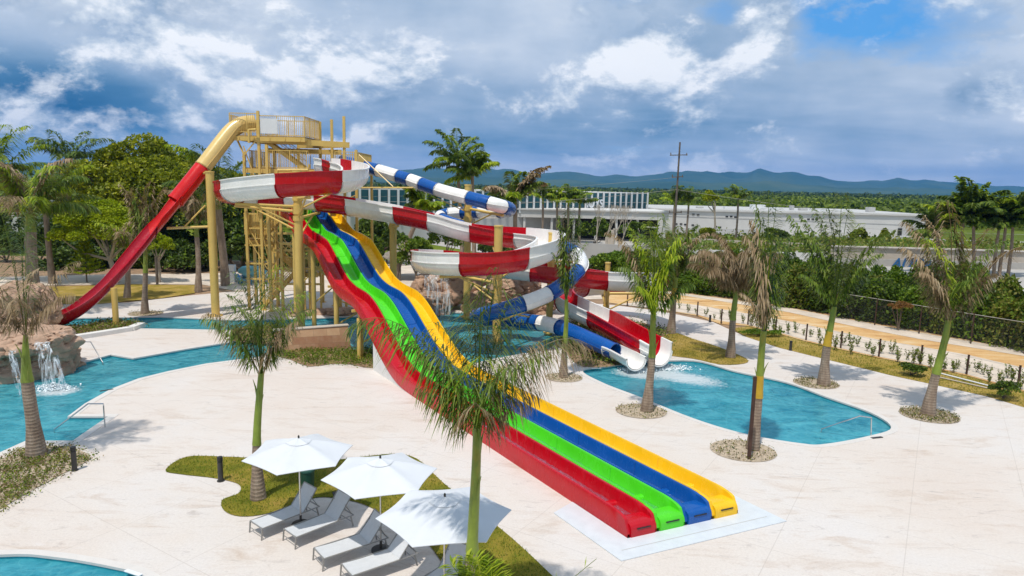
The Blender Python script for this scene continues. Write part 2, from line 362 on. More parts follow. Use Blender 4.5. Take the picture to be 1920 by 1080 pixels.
pbr('crownshaft', (0.20, 0.26, 0.03), 0.45, 0.3, 1.5, dirt=(0.5, 0.30, 0.03), damt=0.8, dthr=0.52)
pbr('crownshaft_orange', (0.48, 0.30, 0.02), 0.45, 0.25, 1.5, dirt=(0.15, 0.2, 0.03), damt=0.7, dthr=0.52)
leafmat('frond_green', [(0.025, 0.055, 0.010), (0.075, 0.13, 0.016), (0.16, 0.22, 0.03), (0.34, 0.37, 0.12)], 0.25, 0.4, 0.8)
leafmat('frond_lime', [(0.06, 0.11, 0.008), (0.18, 0.27, 0.016), (0.36, 0.43, 0.024), (0.52, 0.52, 0.07)], 0.35, 0.4, 0.8)
leafmat('frond_brown', [(0.10, 0.06, 0.03), (0.22, 0.145, 0.075), (0.36, 0.26, 0.16), (0.46, 0.38, 0.26)], 0.2, 0.7, 0.8)
leafmat('leaf_ficus', [(0.04, 0.065, 0.006), (0.15, 0.18, 0.009), (0.31, 0.33, 0.013), (0.52, 0.46, 0.016)], 0.25, 0.45, 0.35)
leafmat('leaf_lime', [(0.09, 0.13, 0.005), (0.24, 0.30, 0.009), (0.40, 0.46, 0.012), (0.52, 0.55, 0.03)], 0.35, 0.5, 0.5)
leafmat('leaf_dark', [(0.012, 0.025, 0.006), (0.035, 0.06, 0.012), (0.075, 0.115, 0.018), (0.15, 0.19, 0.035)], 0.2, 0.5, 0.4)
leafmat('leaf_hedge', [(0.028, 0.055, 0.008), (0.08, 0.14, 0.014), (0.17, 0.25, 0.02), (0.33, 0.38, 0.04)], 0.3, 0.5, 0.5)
leafmat('leaf_bright', [(0.03, 0.06, 0.006), (0.08, 0.15, 0.010), (0.16, 0.26, 0.015), (0.26, 0.34, 0.03)], 0.3, 0.45, 0.6)
leafmat('leaf_olive', [(0.06, 0.065, 0.012), (0.15, 0.16, 0.025), (0.27, 0.26, 0.05), (0.42, 0.36, 0.11)], 0.3, 0.6, 0.6)
leafmat('leaf_rust', [(0.14, 0.07, 0.02), (0.26, 0.13, 0.04), (0.36, 0.2, 0.07)], 0.3, 0.6, 0.6)
leafmat('forest_leaf', [(0.03, 0.055, 0.010), (0.09, 0.13, 0.014), (0.19, 0.25, 0.018), (0.32, 0.36, 0.025)], 0.25, 0.6, 0.03)

# ------------------------------------------------------------------ object helpers
def tag(o, label=None, cat=None, group=None, kind=None):
    if label: o['label'] = label
    if cat: o['category'] = cat
    if group: o['group'] = group
    if kind: o['kind'] = kind
    return o
def thing(name, loc, label, cat, group=None, rz=0):
    o = bpy.data.objects.new(name, None); COL.objects.link(o); o.empty_display_size = 0.2
    o.location = loc; o.rotation_euler = (0, 0, rz)
    o['world'] = 0; del o['world']
    return tag(o, label, cat, group)
class MB:
    def __init__(s): s.v = []; s.f = []; s.m = []; s.uv = None
    def add(s, vs, fs, mi=0):
        b = len(s.v); s.v += [tuple(v) for v in vs]; s.f += [tuple(b + i for i in f) for f in fs]; s.m += [mi] * len(fs)
    def box(s, c, d, mi=0, rz=0.0):
        cx, cy, cz = c; a, b, h = d[0] / 2, d[1] / 2, d[2] / 2; co, si = math.cos(rz), math.sin(rz)
        vs = []
        for z in (-h, h):
            for x, y in ((-a, -b), (a, -b), (a, b), (-a, b)): vs.append((cx + x * co - y * si, cy + x * si + y * co, cz + z))
        s.add(vs, [(0, 3, 2, 1), (4, 5, 6, 7), (0, 1, 5, 4), (1, 2, 6, 5), (2, 3, 7, 6), (3, 0, 4, 7)], mi)
    def beam(s, p, q, w, h=None, mi=0):
        h = h or w; p = Vector(p); q = Vector(q); d = (q - p)
        if d.length < 1e-6: return
        d.normalize(); up = Vector((0, 0, 1)) if abs(d.z) < 0.95 else Vector((0, 1, 0))
        r = d.cross(up).normalized(); u = r.cross(d)
        vs = []
        for o in (p, q):
            for a, b in ((-1, -1), (1, -1), (1, 1), (-1, 1)): vs.append(o + r * a * w / 2 + u * b * h / 2)
        s.add(vs, [(0, 3, 2, 1), (4, 5, 6, 7), (0, 1, 5, 4), (1, 2, 6, 5), (2, 3, 7, 6), (3, 0, 4, 7)], mi)
    def tube(s, pts, rad, n=8, mi=0, cap=True):
        pts = [Vector(p) for p in pts]
        if not hasattr(rad, '__len__'): rad = [rad] * len(pts)
        vs = []; ref = None
        for i, p in enumerate(pts):
            d = (pts[min(i + 1, len(pts) - 1)] - pts[max(i - 1, 0)]).normalized()
            if ref is None: ref = Vector((1, 0, 0)) if abs(d.x) < 0.8 else Vector((0, 1, 0))
            r = (ref - d * ref.dot(d)).normalized(); ref = r; u = d.cross(r)
            for k in range(n):
                a = 2 * math.pi * k / n; vs.append(p + (r * math.cos(a) + u * math.sin(a)) * rad[i])
        fs = [(i * n + k, i * n + (k + 1) % n, (i + 1) * n + (k + 1) % n, (i + 1) * n + k) for i in range(len(pts) - 1) for k in range(n)]
        if cap: fs += [tuple(range(n - 1, -1, -1)), tuple((len(pts) - 1) * n + k for k in range(n))]
        s.add(vs, fs, mi)
    def build(s, name, mats, parent=None, smooth=False, loc=None):
        if not isinstance(mats, (list, tuple)): mats = [mats]
        me = bpy.data.meshes.new(name)
        off = Vector((0, 0, 0))
        if parent is not None: off = WORLDLOC.get(parent.name, Vector((0, 0, 0)))
        elif loc is not None: off = Vector(loc)
        me.from_pydata([(x - off.x, y - off.y, z - off.z) for x, y, z in s.v] if off.length > 0 else s.v, [], s.f)
        for mm in mats: me.materials.append(MATS[mm])
        if len(mats) > 1: me.polygons.foreach_set('material_index', s.m)
        if smooth:
            me.polygons.foreach_set('use_smooth', [True] * len(me.polygons))
            try: me.set_sharp_from_angle(angle=math.radians(38))
            except Exception: pass
        me.update()
        o = bpy.data.objects.new(name, me); COL.objects.link(o)
        WORLDLOC[o.name] = off
        if parent is not None: o.parent = parent
        elif loc is not None: o.location = loc
        return o
WORLDLOC = {}
_thing = thing
def thing(name, loc, label, cat, group=None, rz=0):
    o = _thing(name, loc, label, cat, group, rz)
    WORLDLOC[o.name] = Vector(loc) if rz == 0 else Vector((0, 0, 0))
    return o
def npmesh(name, V, Fc, mats, mi=None, parent=None, loc=None, smooth=False):
    off = np.zeros(3)
    if parent is not None: off = np.array(WORLDLOC.get(parent.name, Vector((0, 0, 0))))
    elif loc is not None: off = np.array(loc)
    V = np.asarray(V, dtype=np.float64) - off
    me = bpy.data.meshes.new(name); nf, k = Fc.shape
    me.vertices.add(len(V)); me.vertices.foreach_set('co', V.astype(np.float32).ravel())
    me.loops.add(nf * k); me.loops.foreach_set('vertex_index', Fc.astype(np.int32).ravel())
    me.polygons.add(nf); me.polygons.foreach_set('loop_start', np.arange(0, nf * k, k, dtype=np.int32))
    for mm in mats: me.materials.append(MATS[mm])
    if mi is not None: me.polygons.foreach_set('material_index', np.asarray(mi, dtype=np.int32))
    if smooth: me.polygons.foreach_set('use_smooth', np.ones(nf, dtype=bool))
    me.update(calc_edges=True); me.validate()
    o = bpy.data.objects.new(name, me); COL.objects.link(o)
    if parent is not None: o.parent = parent
    elif loc is not None: o.location = tuple(loc)
    return o
def smoothloop(pts, n=6, closed=True):
    pts = [np.array(p, float) for p in pts]; N = len(pts); out = []
    rng_ = range(N) if closed else range(N - 1)
    for i in rng_:
        if closed: a, b, c, d = pts[i - 1], pts[i], pts[(i + 1) % N], pts[(i + 2) % N]
        else: a, b, c, d = pts[max(i - 1, 0)], pts[i], pts[i + 1], pts[min(i + 2, N - 1)]
        for k in range(n):
            u = k / n
            out.append(0.5 * ((2 * b) + (c - a) * u + (2 * a - 5 * b + 4 * c - d) * u * u + (3 * b - a - 3 * c + d) * u ** 3))
    if not closed: out.append(pts[-1])
    return out
def gpoly(px, smooth=0, z=0):
    P = [G(x, y)[:2] for x, y in px]
    return [p for p in smoothloop(P, smooth)] if smooth else P
def sheet(name, loops, z, mat, thick=0.0, kind='structure', label=None, cat=None):
    cu = bpy.data.curves.new(name, 'CURVE'); cu.dimensions = '2D'; cu.fill_mode = 'BOTH'
    for lp in loops:
        sp = cu.splines.new('POLY'); sp.points.add(len(lp) - 1)
        for i, p in enumerate(lp): sp.points[i].co = (p[0], p[1], 0, 1)
        sp.use_cyclic_u = True
    tmp = bpy.data.objects.new('tmp', cu); COL.objects.link(tmp)
    dg = bpy.context.evaluated_depsgraph_get()
    me = bpy.data.meshes.new_from_object(tmp.evaluated_get(dg)); me.name = name
    bpy.data.objects.remove(tmp); bpy.data.curves.remove(cu)
    me.materials.clear(); me.materials.append(MATS[mat])
    up = sum(p.normal.z * p.area for p in me.polygons)
    if up < 0: me.flip_normals()
    if thick:
        bm = bmesh.new(); bm.from_mesh(me)
        bmesh.ops.remove_doubles(bm, verts=bm.verts, dist=1e-4)
        r = bmesh.ops.extrude_face_region(bm, geom=bm.faces[:])
        for v in r['geom']:
            if isinstance(v, bmesh.types.BMVert): v.co.z -= thick
        bmesh.ops.recalc_face_normals(bm, faces=bm.faces[:]); bm.to_mesh(me); bm.free()
    o = bpy.data.objects.new(name, me); COL.objects.link(o); o.location.z = z
    tag(o, label, cat, kind=kind); return o
def sgn_area(P): return 0.5 * sum(P[i][0] * P[(i + 1) % len(P)][1] - P[(i + 1) % len(P)][0] * P[i][1] for i in range(len(P)))
def offset_loop(P, d):
    n = len(P); s = 1 if sgn_area(P) > 0 else -1; out = []
    for i in range(n):
        a = np.array(P[i - 1]); b = np.array(P[i]); c = np.array(P[(i + 1) % n])
        t1 = b - a; t2 = c - b; t1 = t1 / (np.linalg.norm(t1) + 1e-9); t2 = t2 / (np.linalg.norm(t2) + 1e-9)
        tt = t1 + t2; tt = tt / (np.linalg.norm(tt) + 1e-9); nn = np.array([tt[1], -tt[0]]) * s
        k = 1 / max(0.6, abs(np.dot(nn, np.array([t1[1], -t1[0]]) * s)))
        out.append(b + nn * d * k)
    return out
def inside(P, x, y):
    c = False; n = len(P); j = n - 1
    for i in range(n):
        if (P[i][1] > y) != (P[j][1] > y) and x < (P[j][0] - P[i][0]) * (y - P[i][1]) / (P[j][1] - P[i][1]) + P[i][0]: c = not c
        j = i
    return c

# ------------------------------------------------------------------ ground, pools
river_px = [(-260, 935), (0, 849), (49, 827), (137, 827), (170, 804), (204, 781), (128, 781), (160, 757), (208, 730), (260, 710), (317, 696), (387, 682), (480, 670), (515, 664),
            (640, 664), (700, 668), (790, 690), (860, 688), (930, 672), (1030, 655), (1060, 628), (1020, 608), (940, 588), (820, 585), (700, 592), (560, 598), (433, 600), (300, 594), (158, 596), (60, 604), (-200, 612), (-400, 640),
            (-400, 640.5), (-200, 628), (60, 622), (200, 617), (257, 616), (433, 619), (436, 641), (352, 654), (250, 672), (208, 665), (148, 681), (120, 655), (-260, 660)]
river = gpoly(river_px)
rp = gpoly([(1092, 695), (1140, 687), (1200, 680), (1300, 676), (1378, 696), (1475, 717), (1549, 744), (1634, 774), (1672, 802), (1630, 818), (1549, 833), (1502, 832), (1397, 814), (1300, 785), (1200, 745), (1130, 718)], 5)
bl = [np.array(p) for p in smoothloop([G(-300, 1065)[:2], G(0, 1040)[:2], G(100, 1044)[:2], G(200, 1060)[:2], G(272, 1080)[:2], G(300, 1120)[:2], G(250, 1250)[:2], G(-100, 1300)[:2], G(-500, 1250)[:2]], 5)]
deck_out = [(-60, 4), (14, 4), (40, 12)] + [tuple(G(x, y)[:2]) for x, y in
            [(2250, 865), (1920, 764), (1853, 744), (1740, 719), (1671, 704), (1537, 671), (1460, 652), (1400, 632), (1364, 616), (1338, 604), (1271, 590), (1222, 581), (1150, 572), (1060, 565),
             (900, 560), (700, 552), (560, 545), (430, 547), (365, 553), (240, 567), (90, 572), (0, 578), (-300, 585)]]
sheet('deck', [deck_out, river, rp, bl], 0.0, 'deck_stone')
sheet('ground', [[(-16000, -500), (16000, -500), (16000, 14000), (-16000, 14000)], [(-70, 2), (50, 2), (60, 30), (60, 62), (20, 84), (-70, 84)]], -0.03, 'field')
local = [(-70, 2), (50, 2), (60, 30), (60, 62), (20, 84), (-70, 84)]
sheet('soil', [local, offset_loop(river, 0.05), offset_loop(rp, 0.05), offset_loop(bl, 0.05)], -0.04, 'soil')
def pool(name, loop, depth, wm, label):
    sheet(name + '_water', [offset_loop(loop, 0.0)], -0.14, wm, label=label)
    m_ = MB(); n = len(loop)
    for i in range(n):
        a, b = loop[i], loop[(i + 1) % n]
        m_.add([(a[0], a[1], -0.002), (b[0], b[1], -0.002), (b[0], b[1], -depth), (a[0], a[1], -depth)], [(0, 1, 2, 3)])
    o = m_.build('pool_wall', 'pool_tile'); tag(o, kind='structure')
    sheet('pool_floor', [offset_loop(loop, 0.05)], -depth, 'pool_tile')
pool('river', river, 1.0, 'river_water', None)
pool('pool', rp, 1.2, 'pool_water', None)
pool('corner_pool', bl, 1.2, 'pool_water', None)
def coping(loop, w=0.32):
    # a pale coping stone round the pool, 12 mm proud
    o1 = offset_loop(loop, -0.02); o2 = offset_loop(loop, w); m_ = MB(); n = len(loop)
    for i in range(n):
        j = (i + 1) % n
        a, b, c, d = o1[i], o1[j], o2[j], o2[i]
        m_.add([(a[0], a[1], 0.014), (b[0], b[1], 0.014), (c[0], c[1], 0.014), (d[0], d[1], 0.014),
                (a[0], a[1], -0.06), (b[0], b[1], -0.06), (c[0], c[1], -0.01), (d[0], d[1], -0.01)], [(0, 1, 2, 3), (0, 4, 5, 1), (3, 2, 6, 7)])
    bm = m_.build('coping', 'coping'); tag(bm, kind='structure')
coping(rp, 0.26); coping(bl, 0.22); coping(river, 0.3)
# steps in the river and pool (pale submerged treads)
def steps(a, b, c, name='pool_steps'):
    m_ = MB(); a = np.array(a); b = np.array(b); c = np.array(c)
    for k in range(3):
        p = a + c * (k * 0.36 + 0.02); q = b + c * (k * 0.36 + 0.02); z = -0.20 - 0.10 * k
        m_.add([(p[0], p[1], z), (q[0], q[1], z), (q[0] + c[0] * .34, q[1] + c[1] * .34, z), (p[0] + c[0] * .34, p[1] + c[1] * .34, z)], [(0, 1, 2, 3)])
    tag(m_.build(name, 'white_concrete'), kind='structure')
steps(G(150, 683)[:2], G(206, 667)[:2], (0.35, -0.9))
steps(G(1560, 829)[:2], G(1660, 806)[:2], (-0.5, 0.85))
# lawns, beds, paths of sand
lawn1 = gpoly([(310, 882), (350, 857), (420, 857), (480, 860), (560, 868), (640, 862), (700, 855), (740, 852), (782, 861), (830, 905), (885, 950), (960, 1010), (1050, 1095), (1100, 1150), (880, 1150), (845, 1085), (800, 1018), (735, 975), (690, 950), (650, 938), (600, 933), (560, 944), (500, 964), (450, 969), (420, 958), (417, 938), (448, 925), (446, 908), (400, 897), (340, 890)], 4)
sheet('lawn', [lawn1], 0.022, 'lawn')
def tufts(name, loop, n, h, mats, label, seed=1, w=0.012, lean=0.5, kind='stuff'):
    rng = np.random.default_rng(seed); L = np.array([p[:2] for p in loop]); mn, mx = L.min(0), L.max(0); pts = []
    while len(pts) < n:
        c = rng.uniform(mn, mx, (n, 2))
        pts += [q for q in c if inside(loop, q[0], q[1])]
    P = np.array(pts[:n]); a = rng.uniform(0, 2 * np.pi, n); hh = h * rng.uniform(0.4, 1.2, n); la = rng.uniform(0, 2 * np.pi, n)
    V = np.zeros((n, 3, 3)); ww = w * rng.uniform(0.7, 1.4, n)
    V[:, 0] = np.c_[P[:, 0] - np.cos(a) * ww, P[:, 1] - np.sin(a) * ww, np.full(n, 0.01)]
    V[:, 1] = np.c_[P[:, 0] + np.cos(a) * ww, P[:, 1] + np.sin(a) * ww, np.full(n, 0.01)]
    V[:, 2] = np.c_[P[:, 0] + np.cos(la) * hh * lean, P[:, 1] + np.sin(la) * hh * lean, hh]
    o = npmesh(name, V.reshape(-1, 3), np.arange(n * 3).reshape(n, 3), mats, rng.integers(0, len(mats), n)); tag(o, label, 'grass', kind=kind); return o
tufts('lawn_grass', lawn1, 16000, 0.09, ['leaf_olive', 'leaf_bright'], 'short yellowing grass of the lawn round the umbrellas', 3)
def plantbed(name, loop, n, size, mats, label, seed=1, hmin=0.02, hmax=0.22, z0=0.0, cat='ground cover'):
    rng = np.random.default_rng(seed); L = np.array([p[:2] for p in loop]); mn, mx = L.min(0), L.max(0); cl = []
    nc = max(6, n // 26)
    while len(cl) < nc:
        c = rng.uniform(mn, mx, (nc, 2)); cl += [q for q in c if inside(loop, q[0], q[1])]
    C = np.array(cl[:nc]); hc = rng.uniform(0.5, 1.0, nc); k = rng.integers(0, nc, n)
    sp = size * 2.6
    off = rng.normal(0, 1, (n, 3)) * [sp, sp, 0]
    P = np.c_[C[k] + off[:, :2], z0 + hmin + rng.random(n) * (hmax - hmin) * hc[k]]
    return leafcloud(name, P, size, mats, rng, label=label, kind='stuff', cat=cat)
def leafquads(P, size, rng, up=0.3, aspect=0.5):
    n = len(P)
    d = rng.normal(0, 1, (n, 3)); d[:, 2] += up; d /= np.linalg.norm(d, axis=1)[:, None]
    e = rng.normal(0, 1, (n, 3)); e -= (e * d).sum(1)[:, None] * d; e /= np.linalg.norm(e, axis=1)[:, None]
    s = size * rng.uniform(0.6, 1.4, n)[:, None]
    f = np.cross(d, e)
    V = np.stack([P - e * s * 0.5, P + f * s * aspect * 0.5 - d * s * 0.05, P + e * s * 0.5, P - f * s * aspect * 0.5 - d * s * 0.05], 1)
    return V.reshape(-1, 3), np.arange(n * 4).reshape(n, 4)
def leafcloud(name, P, size, mats, rng, label=None, kind=None, parent=None, cat=None, loc=None, aspect=0.5, probs=None):
    V, Fc = leafquads(P, size, rng, 0.5, aspect)
    o = npmesh(name, V, Fc, mats, rng.choice(len(mats), len(P), p=probs), parent=parent, loc=loc)
    return tag(o, label, cat, kind=kind)

bed1 = gpoly([(-120, 905), (0, 862), (66, 838), (125, 838), (150, 845), (170, 860), (120, 888), (60, 920), (0, 955), (-120, 1020)], 3)
sheet('planting_bed', [bed1], 0.02, 'gravel')
plantbed('succulent_cover', bed1, 9000, 0.085, ['leaf_olive', 'leaf_hedge', 'frond_brown'], 'low yellowish ground cover in the bed round the left front palm', 5, 0.02, 0.16)
bed2 = gpoly([(513, 664), (545, 652), (640, 658), (700, 655), (700, 690), (660, 684), (620, 683), (580, 688), (545, 675)], 2)
sheet('planting_bed', [bed2], 0.02, 'soil')
plantbed('shrub_cover', bed2, 6000, 0.11, ['leaf_bright', 'leaf_olive', 'leaf_hedge'], 'low green plants in the bed before the sandstone block wall', 6, 0.02, 0.30)
bed3 = gpoly([(105, 640), (110, 618), (220, 603), (262, 612), (240, 618), (160, 628)], 2)
sheet('planting_bed', [bed3], 0.02, 'soil')
plantbed('shrub_cover', bed3, 3500, 0.14, ['leaf_olive', 'leaf_hedge', 'frond_brown'], 'low plants in the kerbed bed under the long red slide', 7, 0.02, 0.45)
bed4 = gpoly([(1050, 640), (1062, 662), (1080, 682), (1112, 690), (1165, 684), (1200, 676), (1250, 660), (1245, 618), (1170, 600), (1090, 596), (1060, 612)], 2)
sheet('planting_bed', [bed4], 0.02, 'soil')
plantbed('shrub_cover', bed4, 9000, 0.14, ['leaf_hedge', 'leaf_olive', 'leaf_dark', 'leaf_bright'], 'scrubby green plants under the slide exits beside the pool', 8, 0.02, 0.5)
bed5 = gpoly([(433, 618), (470, 612), (540, 612), (560, 640), (500, 645), (436, 640)], 1)
sheet('planting_bed', [bed5], 0.02, 'soil')
plantbed('shrub_cover', bed5, 2500, 0.14, ['leaf_olive', 'leaf_hedge'], 'tuft of plants on the tip of the island between the channels', 9, 0.02, 0.5)
lawn2 = gpoly([(1232, 640), (1262, 624), (1300, 636), (1345, 650), (1398, 672), (1396, 682), (1350, 684), (1300, 673), (1262, 668), (1235, 660)], 3)
sheet('lawn', [lawn2], 0.024, 'dry_lawn')
tufts('lawn_grass', lawn2, 5000, 0.10, ['leaf_olive'], 'dry grass of the small lawn behind the splash pool', 4)
lawn3 = gpoly([(90, 570), (180, 571), (240, 565), (300, 560), (365, 550), (372, 535), (250, 534), (90, 538), (0, 545), (0, 576)])
sheet('lawn', [lawn3], 0.03, 'dry_lawn')
strip = gpoly([(1372, 616), (1400, 632), (1460, 652), (1537, 671), (1671, 704), (1740, 719), (1853, 744), (1920, 764), (2250, 865), (2300, 840), (1920, 735), (1812, 705), (1725, 686), (1647, 672), (1576, 656), (1511, 641), (1454, 625), (1402, 612)])
sheet('lawn', [strip], 0.01, 'dry_lawn')
tufts('lawn_grass', strip, 7000, 0.12, ['leaf_olive', 'leaf_bright'], 'patchy grass strip between the deck edge and the post fence', 14)
sand = gpoly([(1130, 566), (1160, 570), (1222, 578), (1306, 592), (1352, 608), (1402, 611), (1454, 624), (1511, 640), (1576, 655), (1647, 671), (1725, 685), (1812, 704), (1920, 734), (2300, 838), (2350, 790), (1920, 655), (1723, 622), (1565, 592), (1480, 577), (1371, 561), (1271, 548), (1150, 535)])
sheet('sand_track', [sand], 0.006, 'orange_sand')
for pl, nm, z in (([(1150, 536), (1271, 549), (1371, 562), (1480, 578), (1565, 594), (1723, 624), (1920, 657), (2350, 792), (2350, 800), (1920, 668), (1723, 636), (1600, 612), (1480, 586), (1371, 568), (1271, 553), (1150, 540)], 'sand_path', 0.02),
                  ([(1160, 571), (1222, 578), (1306, 590), (1352, 602), (1402, 609), (1454, 622), (1511, 638), (1576, 653), (1647, 669), (1725, 683), (1812, 702), (1920, 732), (2300, 836), (2300, 790), (1920, 690), (1812, 665), (1725, 650), (1647, 637), (1576, 623), (1511, 609), (1454, 598), (1402, 588), (1352, 580), (1306, 572), (1222, 563)], 'sand_verge', 0.016)):
    sheet(nm, [gpoly(pl)], z, 'pale_sand')
back = gpoly([(-50, 537), (250, 532), (380, 533), (440, 545), (560, 544), (700, 551), (900, 559), (1060, 562), (1130, 560), (1100, 500), (800, 480), (600, 500), (400, 512), (200, 514), (-50, 520)])
sheet('back_path', [back], -0.02, 'pale_sand')
yard = gpoly([(1180, 520), (1560, 545), (1920, 600), (2400, 640), (2400, 480), (1900, 452), (1500, 440), (1250, 436), (900, 440), (700, 440)])
sheet('yard', [yard], -0.012, 'road_concrete')
def treering(px, py, rx, label, seed, leaf=True, n=700):
    c = G(px, py); loop = [(c[0] + rx * math.cos(a), c[1] + rx * 0.9 * math.sin(a)) for a in np.linspace(0, 2 * np.pi, 28, endpoint=False)]
    sheet('tree_pit', [loop], 0.018, 'gravel')
    rng = np.random.default_rng(seed); pts = []
    while len(pts) < n:
        x, y = rng.uniform(-rx, rx, 2)
        if (x / rx) ** 2 + (y / rx / .9) ** 2 < 1 and x * x + y * y > 0.1: pts.append((c[0] + x, c[1] + y, 0.03 + abs(rng.normal(0, 0.07))))
    leafcloud('ground_cover', np.array(pts), 0.075, ['leaf_olive', 'leaf_dark', 'frond_brown'], rng, label=label, kind='stuff', cat='ground cover')
treering(1742, 779, 1.25, 'round bed of creeping plants at the foot of the rightmost deck palm', 1, n=1600)
treering(1530, 719, 1.15, 'round bed of small plants at the foot of the green palm behind the pool', 2, n=900)
treering(1393, 845, 1.25, 'gravel bed with a few plants at the leaning palm before the pool', 3, n=500)
treering(1202, 771, 1.15, 'gravel bed at the foot of the palm by the left pool edge', 4, n=500)
treering(1057, 708, 1.0, 'gravel bed at the palm left of the pool corner', 5, n=400)
treering(273, 588, 1.2, 'plants round the foot of the brown palm beyond the channel', 6, n=500)
# kerb of the bed under the long red slide
k_ = MB(); kp = [G(105, 642), G(170, 632), G(245, 620), G(266, 612)]
for i in range(3): k_.beam(kp[i] + [0, 0, 0.12], kp[i + 1] + [0, 0, 0.12], 0.5, 0.3)
tag(k_.build('bed_kerb', 'white_concrete'), 'pale concrete kerb of the bed under the long red slide', 'kerb')

# ------------------------------------------------------------------ racer slide
A = G(1176, 1010); B = G(900, 827); sd = (B - A) / np.linalg.norm(B - A)
sr = np.array([sd[1], -sd[0], 0.0])
prof = [(-0.4, 0.0), (0, 0), (15.5, 0), (16.8, .06), (18, .36), (19, .8), (20, 1.32), (21.2, 2.0), (22.4, 2.62), (23.6, 2.97), (25.7, 3.10), (27.0, 3.36), (28.4, 4.0), (29.9, 4.82), (31.2, 5.46), (33.0, 5.70), (34.9, 5.84), (36.3, 6.35), (38, 7.05), (39.3, 7.3), (41, 7.35)]
ps = np.array([p[0] for p in prof]); pz = np.array([p[1] for p in prof])
# smooth monotone resample
SS = np.arange(0, 41, 0.25); ZZ = np.interp(SS, ps, pz)
for _ in range(3): ZZ[1:-1] = 0.25 * ZZ[:-2] + 0.5 * ZZ[1:-1] + 0.25 * ZZ[2:]
def RP(s, u, z): return A + sd * (s - 0.14 * u * min(1.0, max(0.0, 1 - s / 8))) + sr * u * 1.012 + np.array([0, 0, z])
racer = thing('racer_slide', A, 'long four-lane mat racer slide in red, green, blue and yellow', 'water slide')
LW = 1.004
for li, (mn, lab) in enumerate((('crimson_gelcoat', 'outer red lane nearest the umbrellas'), ('green_gelcoat', 'bright green lane'), ('blue_gelcoat', 'deep blue lane'), ('yellow_gelcoat', 'yellow lane along the pool side'))):
    if li == 0: mn = 'red_gelcoat'
    u0_ = li * LW
    sec = [(0.004, 0.0), (0.004, 0.60), (0.03, 0.655), (0.085, 0.66), (0.105, 0.62), (0.125, 0.27), (0.16, 0.17), (0.23, 0.13), (0.5, 0.12), (0.77, 0.13), (0.84, 0.17), (0.875, 0.27), (0.895, 0.62), (0.915, 0.66), (0.97, 0.655), (0.996, 0.60), (0.996, 0.0)]
    ns = len(sec); mb = MB(); vs = []
    SL = [0.0, 0.03, 0.08, 0.16, 0.28, 0.42, 0.6, 0.85] + [s for s in SS if s > 1.0]
    for s in SL:
        zb = float(np.interp(s, SS, ZZ))
        lim = 0.66 if s > 0.85 else 0.30 + 0.36 * math.sqrt(max(0, 1 - (1 - s / 0.85) ** 2))
        if s < 0.16: lim = 0.12 + 0.3 * math.sqrt(s / 0.16)
        for (u, z) in sec:
            und = 0 if s < 17 else 0.0
            vs.append(RP(s, u0_ + u * LW, zb + min(z, lim) if z > 0.13 else zb + z))
    fs = [(i * ns + k, (i + 1) * ns + k, (i + 1) * ns + k + 1, i * ns + k + 1) for i in range(len(SL) - 1) for k in range(ns - 1)]
    # closed underside
    fs += [(i * ns + ns - 1, (i + 1) * ns + ns - 1, (i + 1) * ns, i * ns) for i in range(len(SL) - 1)]
    mb.add(vs, fs)
    lane = mb.build('lane', mn, racer, smooth=True); lane['label'] = lab
    # rounded stopper at the end, and a cross roll before it
    e = MB()
    for (s0, s1, h) in ((0.0, 0.62, 0.42), (1.55, 1.85, 0.30)):
        arc = []
        n = 8
        for k in range(n + 1):
            a = math.pi * k / n
            if s0 == 0.0:
                pass
            arc.append((s0 + (s1 - s0) * (0.5 - 0.5 * math.cos(a)), 0.10 + (h - 0.10) * math.sin(a) ** 0.45))
        if s0 == 0.0: arc = [(-0.05, 0.02), (-0.05, 0.24), (-0.02, 0.34), (0.06, 0.40), (0.18, 0.43), (0.5, 0.43), (0.58, 0.40), (0.62, 0.3), (0.64, 0.1)]
        va = [RP(s, u0_ + 0.09 * LW, z) for s, z in arc] + [RP(s, u0_ + 0.91 * LW, z) for s, z in arc]
        m_ = len(arc)
        e.add(va, [(k, k + 1, m_ + k + 1, m_ + k) for k in range(m_ - 1)] + [tuple(range(m_ - 1, -1, -1)), tuple(range(m_, 2 * m_))])
    end = e.build('end_stop', mn, racer, smooth=True)
    sl_ = MB(); sl_.beam(RP(-0.056, u0_ + 0.28, 0.27), RP(-0.056, u0_ + 0.74, 0.27), 0.02, 0.035); sl_.build('drain_slot', 'black_plastic', end)
    # joint flanges every 3 m
    for s in np.arange(3.2, 40, 3.0):
        j = MB(); zb = float(np.interp(s, SS, ZZ))
        for (a_, b_) in (((0.07, .665), (0.125, .60)), ((0.125, .60), (0.135, .27)), ((0.875, .60), (0.865, .27)), ((0.93, .665), (0.875, .60)), ((0.135, .27), (0.23, .135)), ((0.23, .135), (0.5, .126)), ((0.5, .126), (0.77, .135)), ((0.865, .27), (0.77, .135))):
            j.beam(RP(s, u0_ + a_[0] * LW, zb + a_[1]), RP(s, u0_ + b_[0] * LW, zb + b_[1]), 0.02, 0.012)
        j.build('joint', mn, lane)
    # water lying in the run-out
    wv_, wf = [], []
    sw = np.arange(0.7, 14.5, 0.22); us = np.linspace(0.17, 0.83, 6)
    rngw = np.random.default_rng(li)
    for s in sw:
        for u in us: wv_.append(RP(s, u0_ + u * LW, 0.205 + 0.012 * rngw.normal()))
    nu = len(us); wf = [(i * nu + k, (i + 1) * nu + k, (i + 1) * nu + k + 1, i * nu + k + 1) for i in range(len(sw) - 1) for k in range(nu - 1)]
    mt2 = 'lane_water_%d' % li
    mm, t = newmat(mt2); co = t.add('ShaderNodeTexCoord').outputs['Object']
    nn_ = t.noise(co, 5, 6, 0.7, 1.2)
